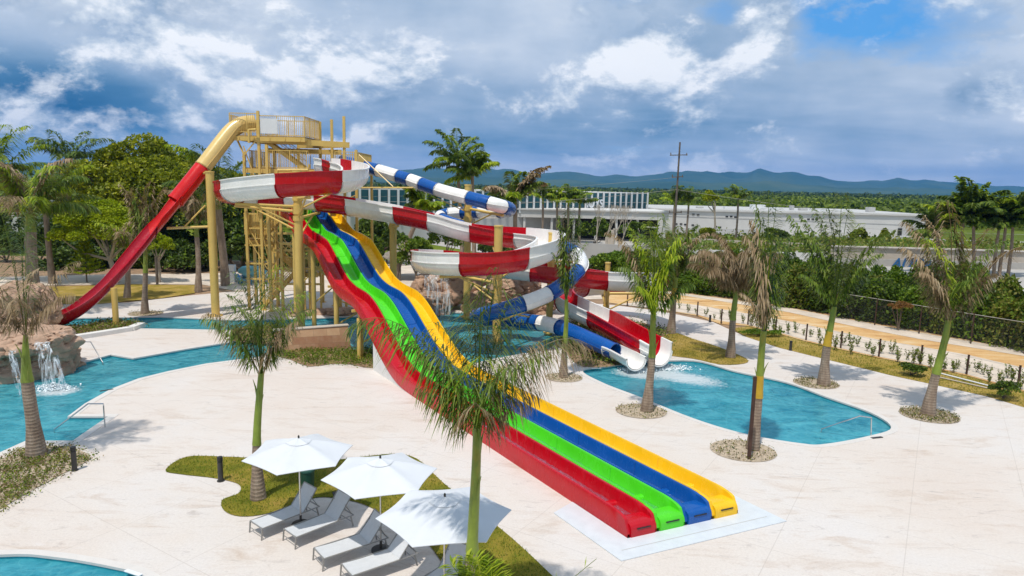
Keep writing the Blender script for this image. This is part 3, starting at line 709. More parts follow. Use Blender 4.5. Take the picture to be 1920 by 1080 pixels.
    g_ = t.add('ShaderNodeBsdfGlossy', inp={'Roughness': 0.08, 'Color': (0.9, 0.95, 1, 1), 'Normal': bump(t, nn_, 0.9, 0.06)})
    tr = t.add('ShaderNodeBsdfTransparent', inp={'Color': (0.93, 0.97, 0.97, 1)})
    fr = t.add('ShaderNodeFresnel', inp={'IOR': 1.33, 'Normal': bump(t, nn_, 0.9, 0.06)})
    finish(t, t.add('ShaderNodeMixShader', inp={0: t.math('ADD', fr.outputs[0], 0.02), 1: tr.outputs[0], 2: g_.outputs[0]}).outputs[0])
    w_ = MB(); w_.add(wv_, wf); w_.build('water_film', mt2, lane, smooth=True)
# white plinth and pad
pl = MB(); sA, sB = 15.6, 20.4
ring = [(s, float(np.interp(s, SS, ZZ)) - 0.02) for s in np.linspace(sA, sB, 12)]
v1 = [RP(s, 0.03, z) for s, z in ring] + [RP(s, 0.03, 0.0) for s, z in ring]; v2 = [RP(s, 3.98, z) for s, z in ring] + [RP(s, 3.98, 0.0) for s, z in ring]
n = 12
pl.add(v1 + v2, [(k, k + 1, n + k + 1, n + k) for k in range(n - 1)] + [(2 * n + k, 3 * n + k, 3 * n + k + 1, 2 * n + k + 1) for k in range(n - 1)] + [(k, 2 * n + k, 2 * n + k + 1, k + 1) for k in range(n - 1)] + [(n - 1, 2 * n - 1, 4 * n - 1, 3 * n - 1)])
tag(pl.build('slide_plinth', 'white_concrete'), 'white wedge-shaped concrete plinth under the bend of the racer slide', 'plinth')
pdl = [RP(-0.98, -0.95, 0)[:2], RP(-0.98, 4.9, 0)[:2], RP(1.2, 4.9, 0)[:2], RP(1.2, 4.02, 0)[:2], RP(-.03, 4.02, 0)[:2], RP(-.03, -0.01, 0)[:2], RP(2.6, -0.01, 0)[:2], RP(2.2, -0.95, 0)[:2]]
sheet('exit_pad', [pdl], 0.03, 'white_pad', 0.028)
pdl2 = [RP(-0.52, -0.6, 0)[:2], RP(-0.52, 4.6, 0)[:2], RP(-0.55, 4.6, 0)[:2], RP(-0.55, -0.6, 0)[:2]]
sheet('pad_joint', [pdl2], 0.034, 'building_grey')
# racer frame below
for s, nm in ((23.2, 'first'), (27.6, 'second'), (32.5, 'third'), (37.2, 'fourth')):
    z = float(np.interp(s, SS, ZZ)); b_ = RP(s, 0, 0)
    tr_ = thing('slide_trestle', RP(s, 2, 0), {'first': 'lowest yellow trestle under the racer slide', 'second': 'yellow trestle under the first hump of the racer slide', 'third': 'yellow trestle under the racer slide between its two humps', 'fourth': 'tallest yellow trestle at the top of the racer slide'}[nm], 'trestle', 'trestles under the racer slide')
    for u in (0.35, 3.65):
        q = MB(); q.tube([RP(s, u, 0), RP(s, u, z - 0.12)], 0.16, 10); q.build('leg', 'yellow_paint', tr_, smooth=True)
    q = MB(); q.beam(RP(s, -0.15, z - 0.09), RP(s, 4.15, z - 0.09), 0.16, 0.14); q.build('crossbeam', 'yellow_paint', tr_)
    if z > 2:
        q = MB(); q.beam(RP(s, .35, z * .75), RP(s, 3.65, z * .3), 0.08); q.beam(RP(s, .35, z * .3), RP(s, 3.65, z * .75), 0.08); q.build('brace', 'yellow_paint', tr_)
q = MB(); sp_ = gnd(674, 673); q.tube([sp_, sp_ + Vector((0, 0, float(Yp(674, 597, sp_.y)[2])))], [0.13, 0.13], 12)
q.tube([sp_, sp_ + Vector((0, 0, 0.06))], 0.24, 12)
tag(q.build('prop_post', 'yellow_paint', smooth=True), 'slim yellow post standing in the bed beside the red lane', 'post')

# ------------------------------------------------------------------ curved slides
def resample(ctrl, step=0.3):
    P = smoothloop([Yp(c[0], c[1], c[2]) if c[2] > 0 else c[4] for c in ctrl], 14, closed=False)
    idx = [k * 14 for k in range(len(ctrl))]
    P = np.array(P)
    # smooth z a little
    for _ in range(30): P[1:-1] = 0.25 * P[:-2] + 0.5 * P[1:-1] + 0.25 * P[2:]
    return P, idx
def frames(P):
    T = np.gradient(P, axis=0); T /= np.linalg.norm(T, axis=1)[:, None]
    Rr = np.cross(T, [0, 0, 1]); Rr /= np.linalg.norm(Rr, axis=1)[:, None]
    U_ = np.cross(Rr, T); return T, Rr, U_
def flume_section(r, wl, wr, th=0.05):
    inner = []
    inner.append((-r, wl + r)); 
    for a in np.linspace(180, 360, 13): inner.append((r * math.cos(math.radians(a)), r + r * math.sin(math.radians(a)) * 0.92 + 0.0))
    inner.append((r, wr + r))
    outer = []
    R2 = r + th
    outer.append((R2, wr + r))
    for a in np.linspace(360, 180, 13): outer.append((R2 * math.cos(math.radians(a)), r + R2 * math.sin(math.radians(a)) * 0.92))
    outer.append((-R2, wl + r))
    lipR = [(r - 0.0, wr + r + 0.03), (R2 + 0.07, wr + r + 0.03), (R2 + 0.07, wr + r - 0.03)]
    lipL = [(-R2 - 0.07, wl + r - 0.03), (-R2 - 0.07, wl + r + 0.03), (-r, wl + r + 0.03)]
    # a longitudinal rib at the spring line
    return inner + lipR + outer + lipL
def ringmesh(P, T, Rr, U_, secf, a, b, closed=True, caps=True):
    mb = MB(); vs = []; ns = None
    for i in range(a, b + 1):
        sec = secf(i); ns = len(sec)
        for (u, z) in sec: vs.append(P[i] + Rr[i] * u + U_[i] * z)
    fs = [(i * ns + k, i * ns + (k + 1) % ns, (i + 1) * ns + (k + 1) % ns, (i + 1) * ns + k) for i in range(b - a) for k in range(ns)]
    mb.add(vs, fs); return mb
def build_flume(parent, ctrl, r=0.80, high=0.62, low=0.30, cols=None, label_parts=True):
    P, idx = resample(ctrl); T, Rr, U_ = frames(P)
    U_ = np.tile([0, 0, 1.0], (len(P), 1))
    # curvature sign -> which wall is high
    k = np.zeros(len(P)); k[1:-1] = (np.cross(T[:-2, :], T[2:, :]))[:, 2]
    kk = np.convolve(k, np.ones(25) / 25, 'same'); kk = np.clip(kk * 14, -1, 1)
    def secf(i):
        # turning left (k>0): right wall is the outside, high
        wr = low + (high - low) * (0.5 + 0.5 * kk[i]); wl = low + (high - low) * (0.5 - 0.5 * kk[i])
        return flume_section(r, wl, wr)
    cuts = [i for i, c in enumerate(ctrl) if i == 0 or c[3] != ctrl[i - 1][3]] + [len(ctrl) - 1]
    for a_, b_ in zip(cuts[:-1], cuts[1:]):
        a, b = idx[a_], min(idx[b_], len(P) - 1)
        col = ctrl[a_][3]
        mb = ringmesh(P, T, Rr, U_, secf, a, b)
        # flanges at both ends
        for i in (a, b):
            sec = secf(i); i2 = min(i + 1, len(P) - 1)
            outer = sec[19:32]
            for (p, q_) in zip(outer[:-1], outer[1:]):
                mb.beam(P[i] + Rr[i] * p[0] * 1.03 + U_[i] * (p[1] - 0.02), P[i] + Rr[i] * q_[0] * 1.03 + U_[i] * (q_[1] - 0.02), 0.06, 0.06)
        # spring-line ribs
        for sgn in (-1, 1):
            st_ = list(range(a, b + 1, 3)) + [b]
            for i, j in zip(st_[:-1], st_[1:]):
                if i != j: mb.beam(P[i] + Rr[i] * sgn * (r + .06) + U_[i] * r, P[j] + Rr[j] * sgn * (r + .06) + U_[j] * r, 0.05, 0.05)
        nm = 'flume_section'
        o = mb.build(nm, col, parent, smooth=True)
        o['label'] = ('white' if 'white' in col else 'red' if 'red' in col else 'blue' if 'blue' in col else 'crimson' if 'crimson' in col else 'yellow') + ' section'
    return P, T, Rr
def build_tube(parent, ctrl, r=0.52, name='tube_section'):
    P, idx = resample(ctrl); T, Rr, U_ = frames(P)
    cuts = [i for i, c in enumerate(ctrl) if i == 0 or c[3] != ctrl[i - 1][3]] + [len(ctrl) - 1]
    n = 20
    def secf(i): return [(r * math.cos(2 * math.pi * k / n), r * math.sin(2 * math.pi * k / n)) for k in range(n)]
    def seci(i): return [(0.94 * r * math.cos(2 * math.pi * k / n), 0.94 * r * math.sin(2 * math.pi * k / n)) for k in range(n)]
    for a_, b_ in zip(cuts[:-1], cuts[1:]):
        a, b = idx[a_], min(idx[b_], len(P) - 1); col = ctrl[a_][3]
        mb = ringmesh(P, T, Rr, U_, secf, a, b); m2 = ringmesh(P, T, Rr, U_, seci, a, b); mb.add(m2.v, [tuple(reversed(f)) for f in m2.f])
        for i in (a, b):
            ring_ = [P[i] + (Rr[i] * math.cos(2 * math.pi * k / n) + U_[i] * math.sin(2 * math.pi * k / n)) * (r + 0.03) for k in range(n)]
            base = len(mb.v); w = T[i] * 0.04
            rr = [p - w for p in ring_] + [p + w for p in ring_] + [P[i] + (p - P[i]) * (0.94 * r / (r + 0.03)) + w * sg for sg in (-1, 1) for p in ring_]
            mb.add(rr, [(k, (k + 1) % n, n + (k + 1) % n, n + k) for k in range(n)] + [(2 * n + k, 2 * n + (k + 1) % n, (k + 1) % n, k) for k in range(n)] + [(n + k, n + (k + 1) % n, 3 * n + (k + 1) % n, 3 * n + k) for k in range(n)])
        for sgn in (-1, 1):
            st_ = list(range(a, b + 1, 3)) + [b]
            for i, j in zip(st_[:-1], st_[1:]):
                if i != j: mb.beam(P[i] + Rr[i] * sgn * (r + .02), P[j] + Rr[j] * sgn * (r + .02), 0.06, 0.03)
        o = mb.build(name, col, parent, smooth=True)
        o['label'] = ('white' if 'white' in col else 'blue' if 'blue' in col else 'red' if 'red' in col else 'yellow') + ' section'
    return P, T, Rr

R_, W_, B_ = 'red_gelcoat', 'white_gelcoat', 'blue_gelcoat'
flume_ctrl = [
    (606, 330, 50.2, W_), (622, 332, 49.7, R_), (640, 337, 48.9, W_), (660, 343, 47.3, W_), (668, 352, 45.3, W_), (655, 360, 43.2, W_), (628, 365, 41.7, R_), (580, 368, 41.0, R_), (530, 371, 40.9, W_), (478, 376, 41.6, W_), (440, 380, 43.2, R_),
    (427, 382, 45.6, R_), (440, 384, 48.0, W_), (475, 386, 49.5, R_), (535, 389, 50.3, W_), (598, 397, 50.2, R_), (659, 406, 49.6, W_), (700, 413, 49.2, W_), (745, 421, 48.6, R_), (810, 435, 47.9, W_), (845, 446, 47.8, W_), (881, 455, 47.7, R_), (925, 462, 47.6, R_),
    (975, 467, 47.0, W_), (1015, 472, 45.5, W_), (1033, 480, 43.0, W_), (1018, 494, 40.6, W_), (978, 508, 39.3, R_), (925, 517, 38.8, R_), (872, 518, 39.0, W_), (825, 517, 40.0, W_), (796, 513, 42.0, R_), (805, 510, 44.2, W_), (840, 511, 45.8, R_), (900, 517, 46.4, W_),
    (950, 523, 46.6, W_), (997, 528, 46.4, R_), (1040, 534, 46.0, R_), (1092, 540, 45.6, R_), (1136, 545, 45.4, W_), (1180, 547, 45.6, W_), (1209, 548, 46.4, R_), (1232, 548, 48.4, R_), (1222, 549, 50.8, W_), (1180, 551, 52.6, R_), (1130, 553, 53.0, W_), (1088, 557, 52.0, R_),
    (1058, 564, 50.0, R_), (1050, 574, 48.2, R_), (1062, 588, 46.6, W_), (1085, 602, 44.9, W_), (1122, 620, 42.6, R_), (1150, 636, 41.0, R_), (1192, 661, 38.9, R_), (1218, 676, 37.9, W_), (1238, 687, 37.2, W_)]
flume = thing('flume_slide', (-0.8, 43.1, 0), 'big open flume slide in red and white bands spiralling down to the pool', 'water slide')
FP, FT, FR = build_flume(flume, flume_ctrl)
tube_ctrl = [
    (640, 303, 55.5, B_), (676, 311, 55.0, B_), (708, 319, 54.2, W_), (748, 331, 53.2, B_), (768, 337, 52.7, W_), (790, 345, 52.0, B_), (822, 356, 51.0, W_), (850, 364, 50.0, W_), (878, 371, 49.2, B_), (918, 381, 48.3, W_), (944, 388, 48.4, B_), (957, 393, 50.2, B_),
    (940, 397, 52.5, W_), (900, 398, 54.2, B_), (868, 399, 55.0, W_), (842, 401, 55.6, B_), (826, 405, 55.2, W_), (828, 411, 54.2, B_), (850, 420, 53.4, B_), (885, 430, 53.0, W_), (930, 440, 52.8, B_), (980, 449, 52.4, W_), (1030, 457, 51.8, B_), (1062, 465, 50.8, B_), (1082, 476, 49.2, W_),
    (1090, 492, 46.6, W_), (1084, 508, 44.6, B_), (1060, 530, 43.0, B_), (1030, 551, 41.9, W_), (980, 570, 41.1, B_), (940, 582, 41.0, B_), (905, 590, 41.9, B_), (893, 594, 43.6, B_), (905, 597, 44.8, B_), (940, 598, 45.0, B_), (975, 601, 44.6, B_), (1012, 605, 43.6, W_), (1050, 614, 42.2, B_), (1090, 630, 40.4, B_), (1152, 659, 38.2, B_)]
tube = thing('tube_slide', (2.9, 46, 0), 'enclosed tube slide in blue and white bands winding beside the red flume', 'water slide')
TP, TT, TR = build_tube(tube, tube_ctrl, 0.49)
# splash chute under the tube mouth
ch = [(1140, 668, 38.7, W_), (1160, 676, 38.1, W_), (1178, 686, 37.2, W_), (1192, 694, 36.5, W_)]
build_flume(tube, ch, 0.56, 0.1, 0.1)
tb = 'tan_gelcoat'; br_ = 'bright_red_gelcoat'; cr = 'crimson_gelcoat'
bt = [(474, 231, 53.2, tb), (458, 232, 52.8, tb), (440, 240, 52.4, tb), (424, 257, 51.9, tb), (404, 283, 51.2, tb), (380, 314, 50.4, br_), (356, 344, 49.7, br_), (330, 376, 49.0, br_)]
bs = thing('body_slide', (-26.8, 45.3, 0), 'tall steep slide, a yellow tube on top opening into a long crimson trough', 'water slide')
build_tube(bs, bt, 0.58)
bf = [(334, 390, 49.1, br_), (310, 420, 48.5, br_), (288, 446, 48.0, cr), (252, 491, 47.0, cr), (218, 532, 46.1, cr), (182, 569, 45.3, cr), (144, 598, 44.5, cr), (108, 616, 43.9, cr), (80, 625, 43.4, cr), (50, 628, 43.0, cr)]
build_flume(bs, bf, 0.90, 0.02, 0.02)

# ------------------------------------------------------------------ yellow columns
def column(px, Yd, topy, r, label, arms=(), bands=0, name='support_column', capr=None):
    top = Yp(px, topy, Yd); x, y, zt = top; loc = (x, Yd, 0)
    th = thing(name, loc, label, 'column', 'yellow columns carrying the slides')
    q = MB(); q.tube([(x, Yd, -1.0), (x, Yd, zt)], r, 20); q.tube([(x, Yd, 0), (x, Yd, 0.08)], r * 1.7, 16); q.build('shaft', 'yellow_paint', th, smooth=True)
    q = MB(); q.tube([(x, Yd, zt - 0.05), (x, Yd, zt + 0.05)], r * 1.12, 20); q.build('cap', 'yellow_paint', th, smooth=True)
    for tz in np.arange(1.2, zt - 0.3, 1.3):
        pass
    for (pi_, P_, drop) in arms:
        tgt = P_[pi_]; 
        q = MB(); a_ = Vector((x, Yd, tgt[2] - 0.25)); b_ = Vector((tgt[0], tgt[1], tgt[2] - drop))
        q.tube([a_, b_], 0.10, 10); q.tube([a_ + Vector((0, 0, -1.3)), a_.lerp(b_, 0.72)], 0.06, 8)
        q.tube([a_ - Vector((0, 0, .16)), a_ + Vector((0, 0, .16))], r * 1.22, 16)
        q.build('arm', 'yellow_paint', th, smooth=True)
    return th
def near(P, x, y, z=None):
    d = (P[:, 0] - x) ** 2 + (P[:, 1] - y) ** 2
    if z is not None: d = d + (P[:, 2] - z) ** 2 * 3
    return int(np.argmin(d))
def fidx(ctrl_i): return min(ctrl_i * 14, 10 ** 6)
column(557, 45.4, 322, 0.28, 'thick yellow column inside the upper red and white loop, tallest of the slide columns', [(fidx(i), FP, 0.08) for i in (4, 7, 10, 12, 15)])
column(935, 43.1, 424, 0.27, 'thick yellow column in the middle of the lower red and white loop', [(fidx(i), FP, 0.08) for i in (22, 25, 28, 30, 33)])
column(878, 51.0, 347, 0.26, 'yellow column with the blue and white tube curling round its top', [(fidx(i), TP, 0.6) for i in (7, 10, 14, 19)])
column(1035, 46.0, 437, 0.23, 'yellow column rising beside the right end of the lower red loop', [(fidx(i), TP, 0.6) for i in (24, 27, 30)] + [(fidx(37), FP, 0.08)])
column(1140, 49.0, 493, 0.19, 'short yellow column in the last bend of the red and white flume near the path', [(fidx(i), FP, 0.08) for i in (39, 42, 45)])
column(737, 50.3, 418, 0.26, 'yellow column under the straight run of the flume behind the yellow lane', [(fidx(18), FP, 0.08)])
c393 = column(393, 49.3, 322, 0.29, 'lone yellow column holding up the tall tube slide', [])
q = MB(); a_ = Yp(393, 425, 49.3); b_ = Yp(313, 428, 48.6); q.tube([a_, b_], 0.09, 8); q.tube([Yp(385, 385, 49.3), Yp(345, 426, 48.9)], 0.06, 8); q.tube([Yp(393, 322, 49.3), Yp(377, 326, 50.2)], 0.09, 8); q.build('arm', 'yellow_paint', c393, smooth=True)
q = MB(); p_ = gnd(218, 612); zt = Yp(216, 540, p_.y)[2]; q.tube([p_, p_ + Vector((0, 0, zt))], 0.19, 14); q.tube([p_, p_ + Vector((0, 0, 0.07))], 0.32, 14)
tag(q.build('prop_post', 'yellow_paint', smooth=True), 'short yellow post under the foot of the long crimson slide', 'post')

# ------------------------------------------------------------------ tower
YT = 52.0; YB = 57.5
zM = Yp(600, 318, YT)[2]; zT = Yp(520, 256, YT)[2]
tower = thing('slide_tower', (XY(560, YT), YT, 0), 'tall yellow steel stair tower with railed platforms at the head of the slides', 'tower')
def TX(px, py, Yd=YT): return Yp(px, py, Yd)[0]
xL = TX(458, 300); xR = TX(668, 300); xTL = TX(470, 230); xTR = TX(570, 230)
def tpart(name, fn, mat='yellow_paint', smooth=False):
    q = MB(); fn(q); return q.build(name, mat, tower, smooth=smooth)
# columns
cols_ = [(xL, YT, zM + 1.2), (TX(485, 260), YT, Yp(485, 208, YT)[2]), (TX(505, 300), YT - .5, Yp(503, 272, YT - .5)[2]), (TX(565, 400), YT + .3, zM), (TX(525, 400), YT + .1, zM), (xR, YT, Yp(670, 281, YT)[2]),
         (TX(600, 240, 56), 56, Yp(600, 228, 56)[2]), (TX(622, 240, 54.5), 54.5, Yp(622, 224, 54.5)[2]), (TX(645, 240, 53.2), 53.2, Yp(645, 218, 53.2)[2]), (xL, YB, zM + .2), (TX(500, 300, YB), YB, zT), (TX(560, 300, YB), YB, zT), (xR, YB, zM), (xL + 1.5, YT + 2.2, zT), (xL - .4, 54.5, zT - 1.5)]
for (x, y, z) in cols_: tpart('column', lambda q: (q.box((x, y, z / 2), (0.19, 0.19, z)), q.box((x, y, 0.03), (0.4, 0.4, 0.06))))
# platforms
def platform(x0, x1, y0, y1, z, ):
    tpart('platform', lambda q: (q.box(((x0 + x1) / 2, (y0 + y1) / 2, z), (x1 - x0, y1 - y0, 0.07)),), 'yellow_deck')
    def fr(q):
        for y in (y0, y1): q.beam((x0 - .05, y, z - .20), (x1 + .05, y, z - .20), 0.10, 0.32)
        for x in np.linspace(x0, x1, max(3, int((x1 - x0) / 1.2) + 1)): q.beam((x, y0 + .06, z - .19), (x, y1 - .06, z - .19), 0.10, 0.24)
        for x in np.linspace(x0 + .3, x1 - .3, max(3, int((x1 - x0) / 1.2) + 1)): q.box((x, y0 - .07, z - .20), (0.09, 0.05, 0.28))
    tpart('platform_frame', fr)
def railing(pts, z, h=1.15, sp=0.14):
    def fr(q):
        for (a, b) in zip(pts[:-1], pts[1:]):
            a = Vector(a); b = Vector(b); L = (b - a).length
            for zz in (z + .10, z + h): q.beam((a.x, a.y, zz), (b.x, b.y, zz), 0.055, 0.055)
            n_ = max(2, int(L / sp))
            for k in range(n_ + 1):
                p = a.lerp(b, k / n_); w = 0.06 if k % 9 == 0 else 0.024
                q.beam((p.x, p.y, z + .1 if k % 9 else z), (p.x, p.y, z + h), w)
    tpart('railing', fr)
platform(xL - 0.1, xR, YT, YB, zM)
platform(TX(440, 240), xTR, YT, YT + 4.2, zT)
railing([(TX(430, 240), YT + .1), (TX(484, 240), YT + .1)], zT + .2, 1.45)
railing([(TX(486, 240), YT + .05), (xTR, YT + .05), (xTR, YT + 4.1), (TX(432, 240), YT + 4.1), (TX(432, 240), YT + .1)], zT, 1.5)
railing([(TX(480, 300), YT + .05), (TX(578, 300), YT + .05)], zM, 1.35)
railing([(TX(628, 300), YT + .05), (xR, YT + .05), (xR, YB - .1), (xL, YB - .1), (xL, YT + 1.0)], zM, 1.35)
tpart('roof_beam', lambda q: (q.beam((TX(480, 255), YT - .02, zT - .25), (TX(648, 262), 53.2, zT - .45), 0.16, 0.42), q.beam((TX(600, 255, 56), 56, zT - .45), (TX(645, 262, 53.2), 53.2, zT - .45), 0.16, 0.36),
                              q.beam((TX(500, 272, YT + 3), YT + 3, zT - .9), (TX(640, 272, YT + 3), YT + 3, zT - .9), 0.14, 0.34), q.beam((TX(560, 270, YB), YB, zT - .4), (TX(600, 256, 56), 56, zT - .45), 0.14, 0.34)))
tpart('privacy_screen', lambda q: q.box(((TX(488, 230) + TX(520, 230)) / 2, YT - .0, zT + .75), (TX(520, 230) - TX(488, 230), 0.02, 1.1)), 'white_metal')
# stairs
def stair(p, q_, w=0.9):
    p = Vector(p); q_ = Vector(q_); d = q_ - p; side = Vector((-d.y, d.x, 0)).normalized() * w
    def fr(q):
        q.beam(p, q_, 0.06, 0.26); q.beam(p + side, q_ + side, 0.06, 0.26)
        n_ = max(3, int(abs(d.z) / 0.2))
        for k in range(n_ + 1):
            c = p + d * (k / n_); q.beam(c, c + side, 0.26, 0.03)
        for o in (Vector((0, 0, 0)), side):
            for hh in (0.55, 1.0): q.beam(p + o + Vector((0, 0, hh)), q_ + o + Vector((0, 0, hh)), 0.045)
            for k in range(0, n_ + 1, 1):
                c = p + d * (k / n_) + o; q.beam(c, c + Vector((0, 0, 1.0)), 0.022)
    tpart('stair', fr)
stair((TX(575, 315, YT + 1.5), YT + 1.5, zM + .1), (TX(498, 262, YT + 1.5), YT + 1.5, zT - .1))
zl = [0, zM * .27, zM * .5, zM * .75, zM]
xa = TX(478, 480); xb = TX(545, 480)
for k in range(4):
    a = (xa if k % 2 == 0 else xb); b = (xb if k % 2 == 0 else xa); yy = YT + 1.0 + (k % 2) * 1.3
    stair((a, yy, zl[k]), (b, yy, zl[k + 1]))
for k in (1, 2, 3):
    x0_, x1_ = (xb, TX(590, 480)) if k % 2 else (TX(459, 480), xa)
    platform(x0_, x1_, YT + .6, YT + 3.4, zl[k]); railing([(x0_ if k % 2 else x0_, YT + .6), (x1_, YT + .6)], zl[k], 1.2)
for (px_, z0_, z1_, w_) in ((478, 0, zM, .10), (493, 2.0, zM, .07), (512, 0, zM, .13), (520, 3.0, zM - 1, .06), (538, 0, zM - .5, .10), (550, 0, zM - 1.5, .13), (575, 0, zM - 2.2, .16), (592, 0, zM - 2.4, .13)):
    tpart('post', lambda q: q.box((TX(px_, 450), YT + .35 + (px_ % 7) * .2, (z0_ + z1_) / 2), (w_, w_, z1_ - z0_)))
for zz in (2.4, 3.6, 5.0, 6.3, 7.4):
    tpart('tie_beam', lambda q: (q.beam((TX(458, 450), YT + .1, zz), (TX(510, 450), YT + .1, zz), .09, .12), q.beam((TX(510, 450), YT + .1, zz - .35), (TX(600, 450), YT + .5, zz - .35), .09, .16)))
for (pa, za_, pb_, zb2) in ((460, .3, 500, 3.0), (500, 3.2, 462, 5.8), (525, 4.0, 560, 1.6), (525, 1.4, 562, 4.2), (485, 7.6, 500, 4.4), (560, 5.2, 600, 2.6)):
    tpart('tie_rod', lambda q: q.tube([(TX(pa, 450), YT - .02, za_), (TX(pb_, 450), YT - .02, zb2)], .03, 6))
railing([(TX(478, 450), YT + .2), (TX(500, 450), YT + .2)], zM * .5, 1.2); railing([(TX(527, 450), YT + .25), (TX(562, 450), YT + .25)], zM * .27, 1.2)
def br(q):
    for (a, b, z0_, z1_) in ((503, 565, 3.2, 6.4), (460, 503, 6.8, 3.4), (503, 565, 6.8, 3.9), (565, 668, 7.2, 9.0)):
        q.beam((TX(a, 450), YT + .2, z0_), (TX(b, 450), YT + .2, z1_), 0.07)
    q.beam((TX(455, 380), YT - .6, zM - 2.1), (TX(560, 380), YT - .6, zM - 2.1), 0.14, 0.2); q.beam((TX(525, 450), YT, 5.2), (TX(560, 450), YT - .2, 5.2), 0.14, 0.2)
    q.beam((TX(455, 240), YT - .3, zT - 1.6), (TX(480, 250), YT, zT - .3), 0.09)
    q.beam((TX(440, 240), YT + .3, zT - .2), (xL, YT + .1, zM + .9), 0.10); q.beam((xL, YT - .1, zM + 1.6), (TX(478, 330), YT - .1, zM - .6), 0.07)
tpart('brace', br)
tpart('screen_panel', lambda q: [q.box((TX(468, 420) + k * .13, YT + .4, 6.55), (0.10, 0.03, 1.5)) for k in range(-4, 6)])
tpart('pipe', lambda q: q.tube([Yp(520, 330, YT - 1), Yp(521, 319, YT - 1), Yp(578, 319, YT - 1), Yp(580, 308, YT - 1)], 0.11, 10), smooth=True)
tpart('pipe', lambda q: q.tube([Yp(467, 268, YT - .4), Yp(467, 243, YT - .4), Yp(480, 243, YT - .4)], 0.10, 10), smooth=True)
tpart('stay_rod', lambda q: (q.tube([Yp(673, 290, YT), Yp(737, 350, 50.5)], 0.04, 6), q.tube([Yp(672, 352, YT), Yp(775, 352, 51)], 0.07, 6), q.tube([Yp(820, 372, 51), Yp(876, 398, 51)], 0.04, 6)))
# entry ring on top platform
# ------------------------------------------------------------------ block wall
bw_ = thing('block_wall', (G(580, 662)[0], G(580, 662)[1], 0), 'battered sandstone block wall standing between the river and the deck bed', 'wall')
P0 = G(507, 664); P1 = G(645, 655); dxy = (P1 - P0)[:2]; L = np.linalg.norm(dxy); dxy = dxy / L; nb = np.array([-dxy[1], dxy[0]])
zt0 = Yp(518, 622, P0[1] + .35)[2]; zt1 = Yp(655, 612, P1[1] + .35)[2]
me = bpy.data.meshes.new('masonry'); vs = []
for (s, o, z) in ((0, 0, -.6), (L + .5, 0, -.6), (L + .3, .35, zt1), (.25, .35, zt0), (0, 1.0, -.6), (L + .5, 1.0, -.6), (L + .3, .8, zt1), (.25, .8, zt0)):
    p = P0[:2] + dxy * s + nb * o; vs.append((p[0] - bw_.location.x, p[1] - bw_.location.y, z))
fcs = [(0, 1, 2, 3), (5, 4, 7, 6), (3, 2, 6, 7), (1, 5, 6, 2), (4, 0, 3, 7)]
me.from_pydata(vs, [], fcs); uvl = me.uv_layers.new(name='uv'); me.materials.append(MATS['sandstone_blocks'])
for p in me.polygons:
    for li_ in p.loop_indices:
        v = me.vertices[me.loops[li_].vertex_index].co; uvl.data[li_].uv = ((v.x * dxy[0] + v.y * dxy[1]) * 1.0 + v.y * .3, v.z)
o = bpy.data.objects.new('masonry', me); COL.objects.link(o); o.parent = bw_
q = MB(); p = P0[:2] + dxy * .2 + nb * .57; p2 = P0[:2] + dxy * (L + .35) + nb * .57
q.beam((p[0], p[1], zt0 + .04), (p2[0], p2[1], zt1 + .04), .50, .05); q.build('wall_cap', 'tan_wall', bw_)

# ------------------------------------------------------------------ rocks
def rockmb(c, size, seed, sub=5, flat=0.0):
    bm = bmesh.new(); bmesh.ops.create_icosphere(bm, subdivisions=sub, radius=1)
    rng = random.Random(seed); offs = Vector((rng.uniform(-50, 50), rng.uniform(-50, 50), rng.uniform(-50, 50)))
    planes = [(Vector((rng.gauss(0, 1), rng.gauss(0, 1), rng.gauss(0, .5))).normalized(), rng.uniform(.62, .9)) for _ in range(12)] + [(Vector((0, 0, 1)), .66)]
    for v in bm.verts:
        p = v.co.copy()
        for nn, dd in planes:
            e_ = p.dot(nn) - dd
            if e_ > 0: p -= nn * e_ * .85
        k = mnoise.fractal(p * 1.6 + offs, 0.8, 2.1, 6) * .17 - max(0, .10 - abs(mnoise.noise(p * 1.9 + offs))) * 1.3 + .02 * mnoise.noise(p * 9)
        p += p.normalized() * k
        v.co = Vector((c[0] + p.x * size[0], c[1] + p.y * size[1], c[2] + p.z * size[2]))
    mb = MB(); mb.add([v.co[:] for v in bm.verts], [tuple(v.index for v in f.verts) for f in bm.faces]); bm.free(); return mb
def rockgroup(name, items, loc, label, seed=0):
    th = thing(name, loc, label, 'rocks')
    for i, (px, py, Yd, rx, ry, rz_) in enumerate(items):
        c = Yp(px, py, Yd); rockmb(c, (rx, ry, rz_), seed + i * 7).build('boulder', 'carved_rock', th, smooth=True)
    return th
rk = G(60, 720)
lr = rockgroup('waterfall_rocks', [(0, 645, 34.0, 2.6, 2.5, 1.25), (70, 648, 34.2, 1.75, 2.3, 1.2), (-90, 660, 34.5, 2.4, 2.4, 1.3), (-15, 700, 33.4, 2.8, 2.7, 1.7), (66, 700, 34.1, 1.9, 2.2, 1.6), (114, 688, 35.6, 1.15, 1.7, 1.2), (-110, 720, 33.6, 2.6, 2.4, 1.7), (122, 700, 35.4, 1.1, 1.5, 1.0), (15, 722, 33.2, 2.3, 2.0, 1.1), (92, 705, 34.4, 1.3, 1.6, 1.2)], (rk[0], rk[1], 0), 'low carved rocks at the left edge with water spilling into the river', 11)
rockgroup('carved_rocks', [(40, 560, 41, 1.9, 1.6, 1.3), (62, 595, 41, 1.9, 1.5, 1.2), (0, 585, 41, 2.2, 1.8, 1.6), (75, 575, 41.5, 1.2, 1.2, 1.5)], (G(50, 620)[0], 41, 0), 'tall carved rock standing behind the waterfall rocks under the crimson slide', 31)
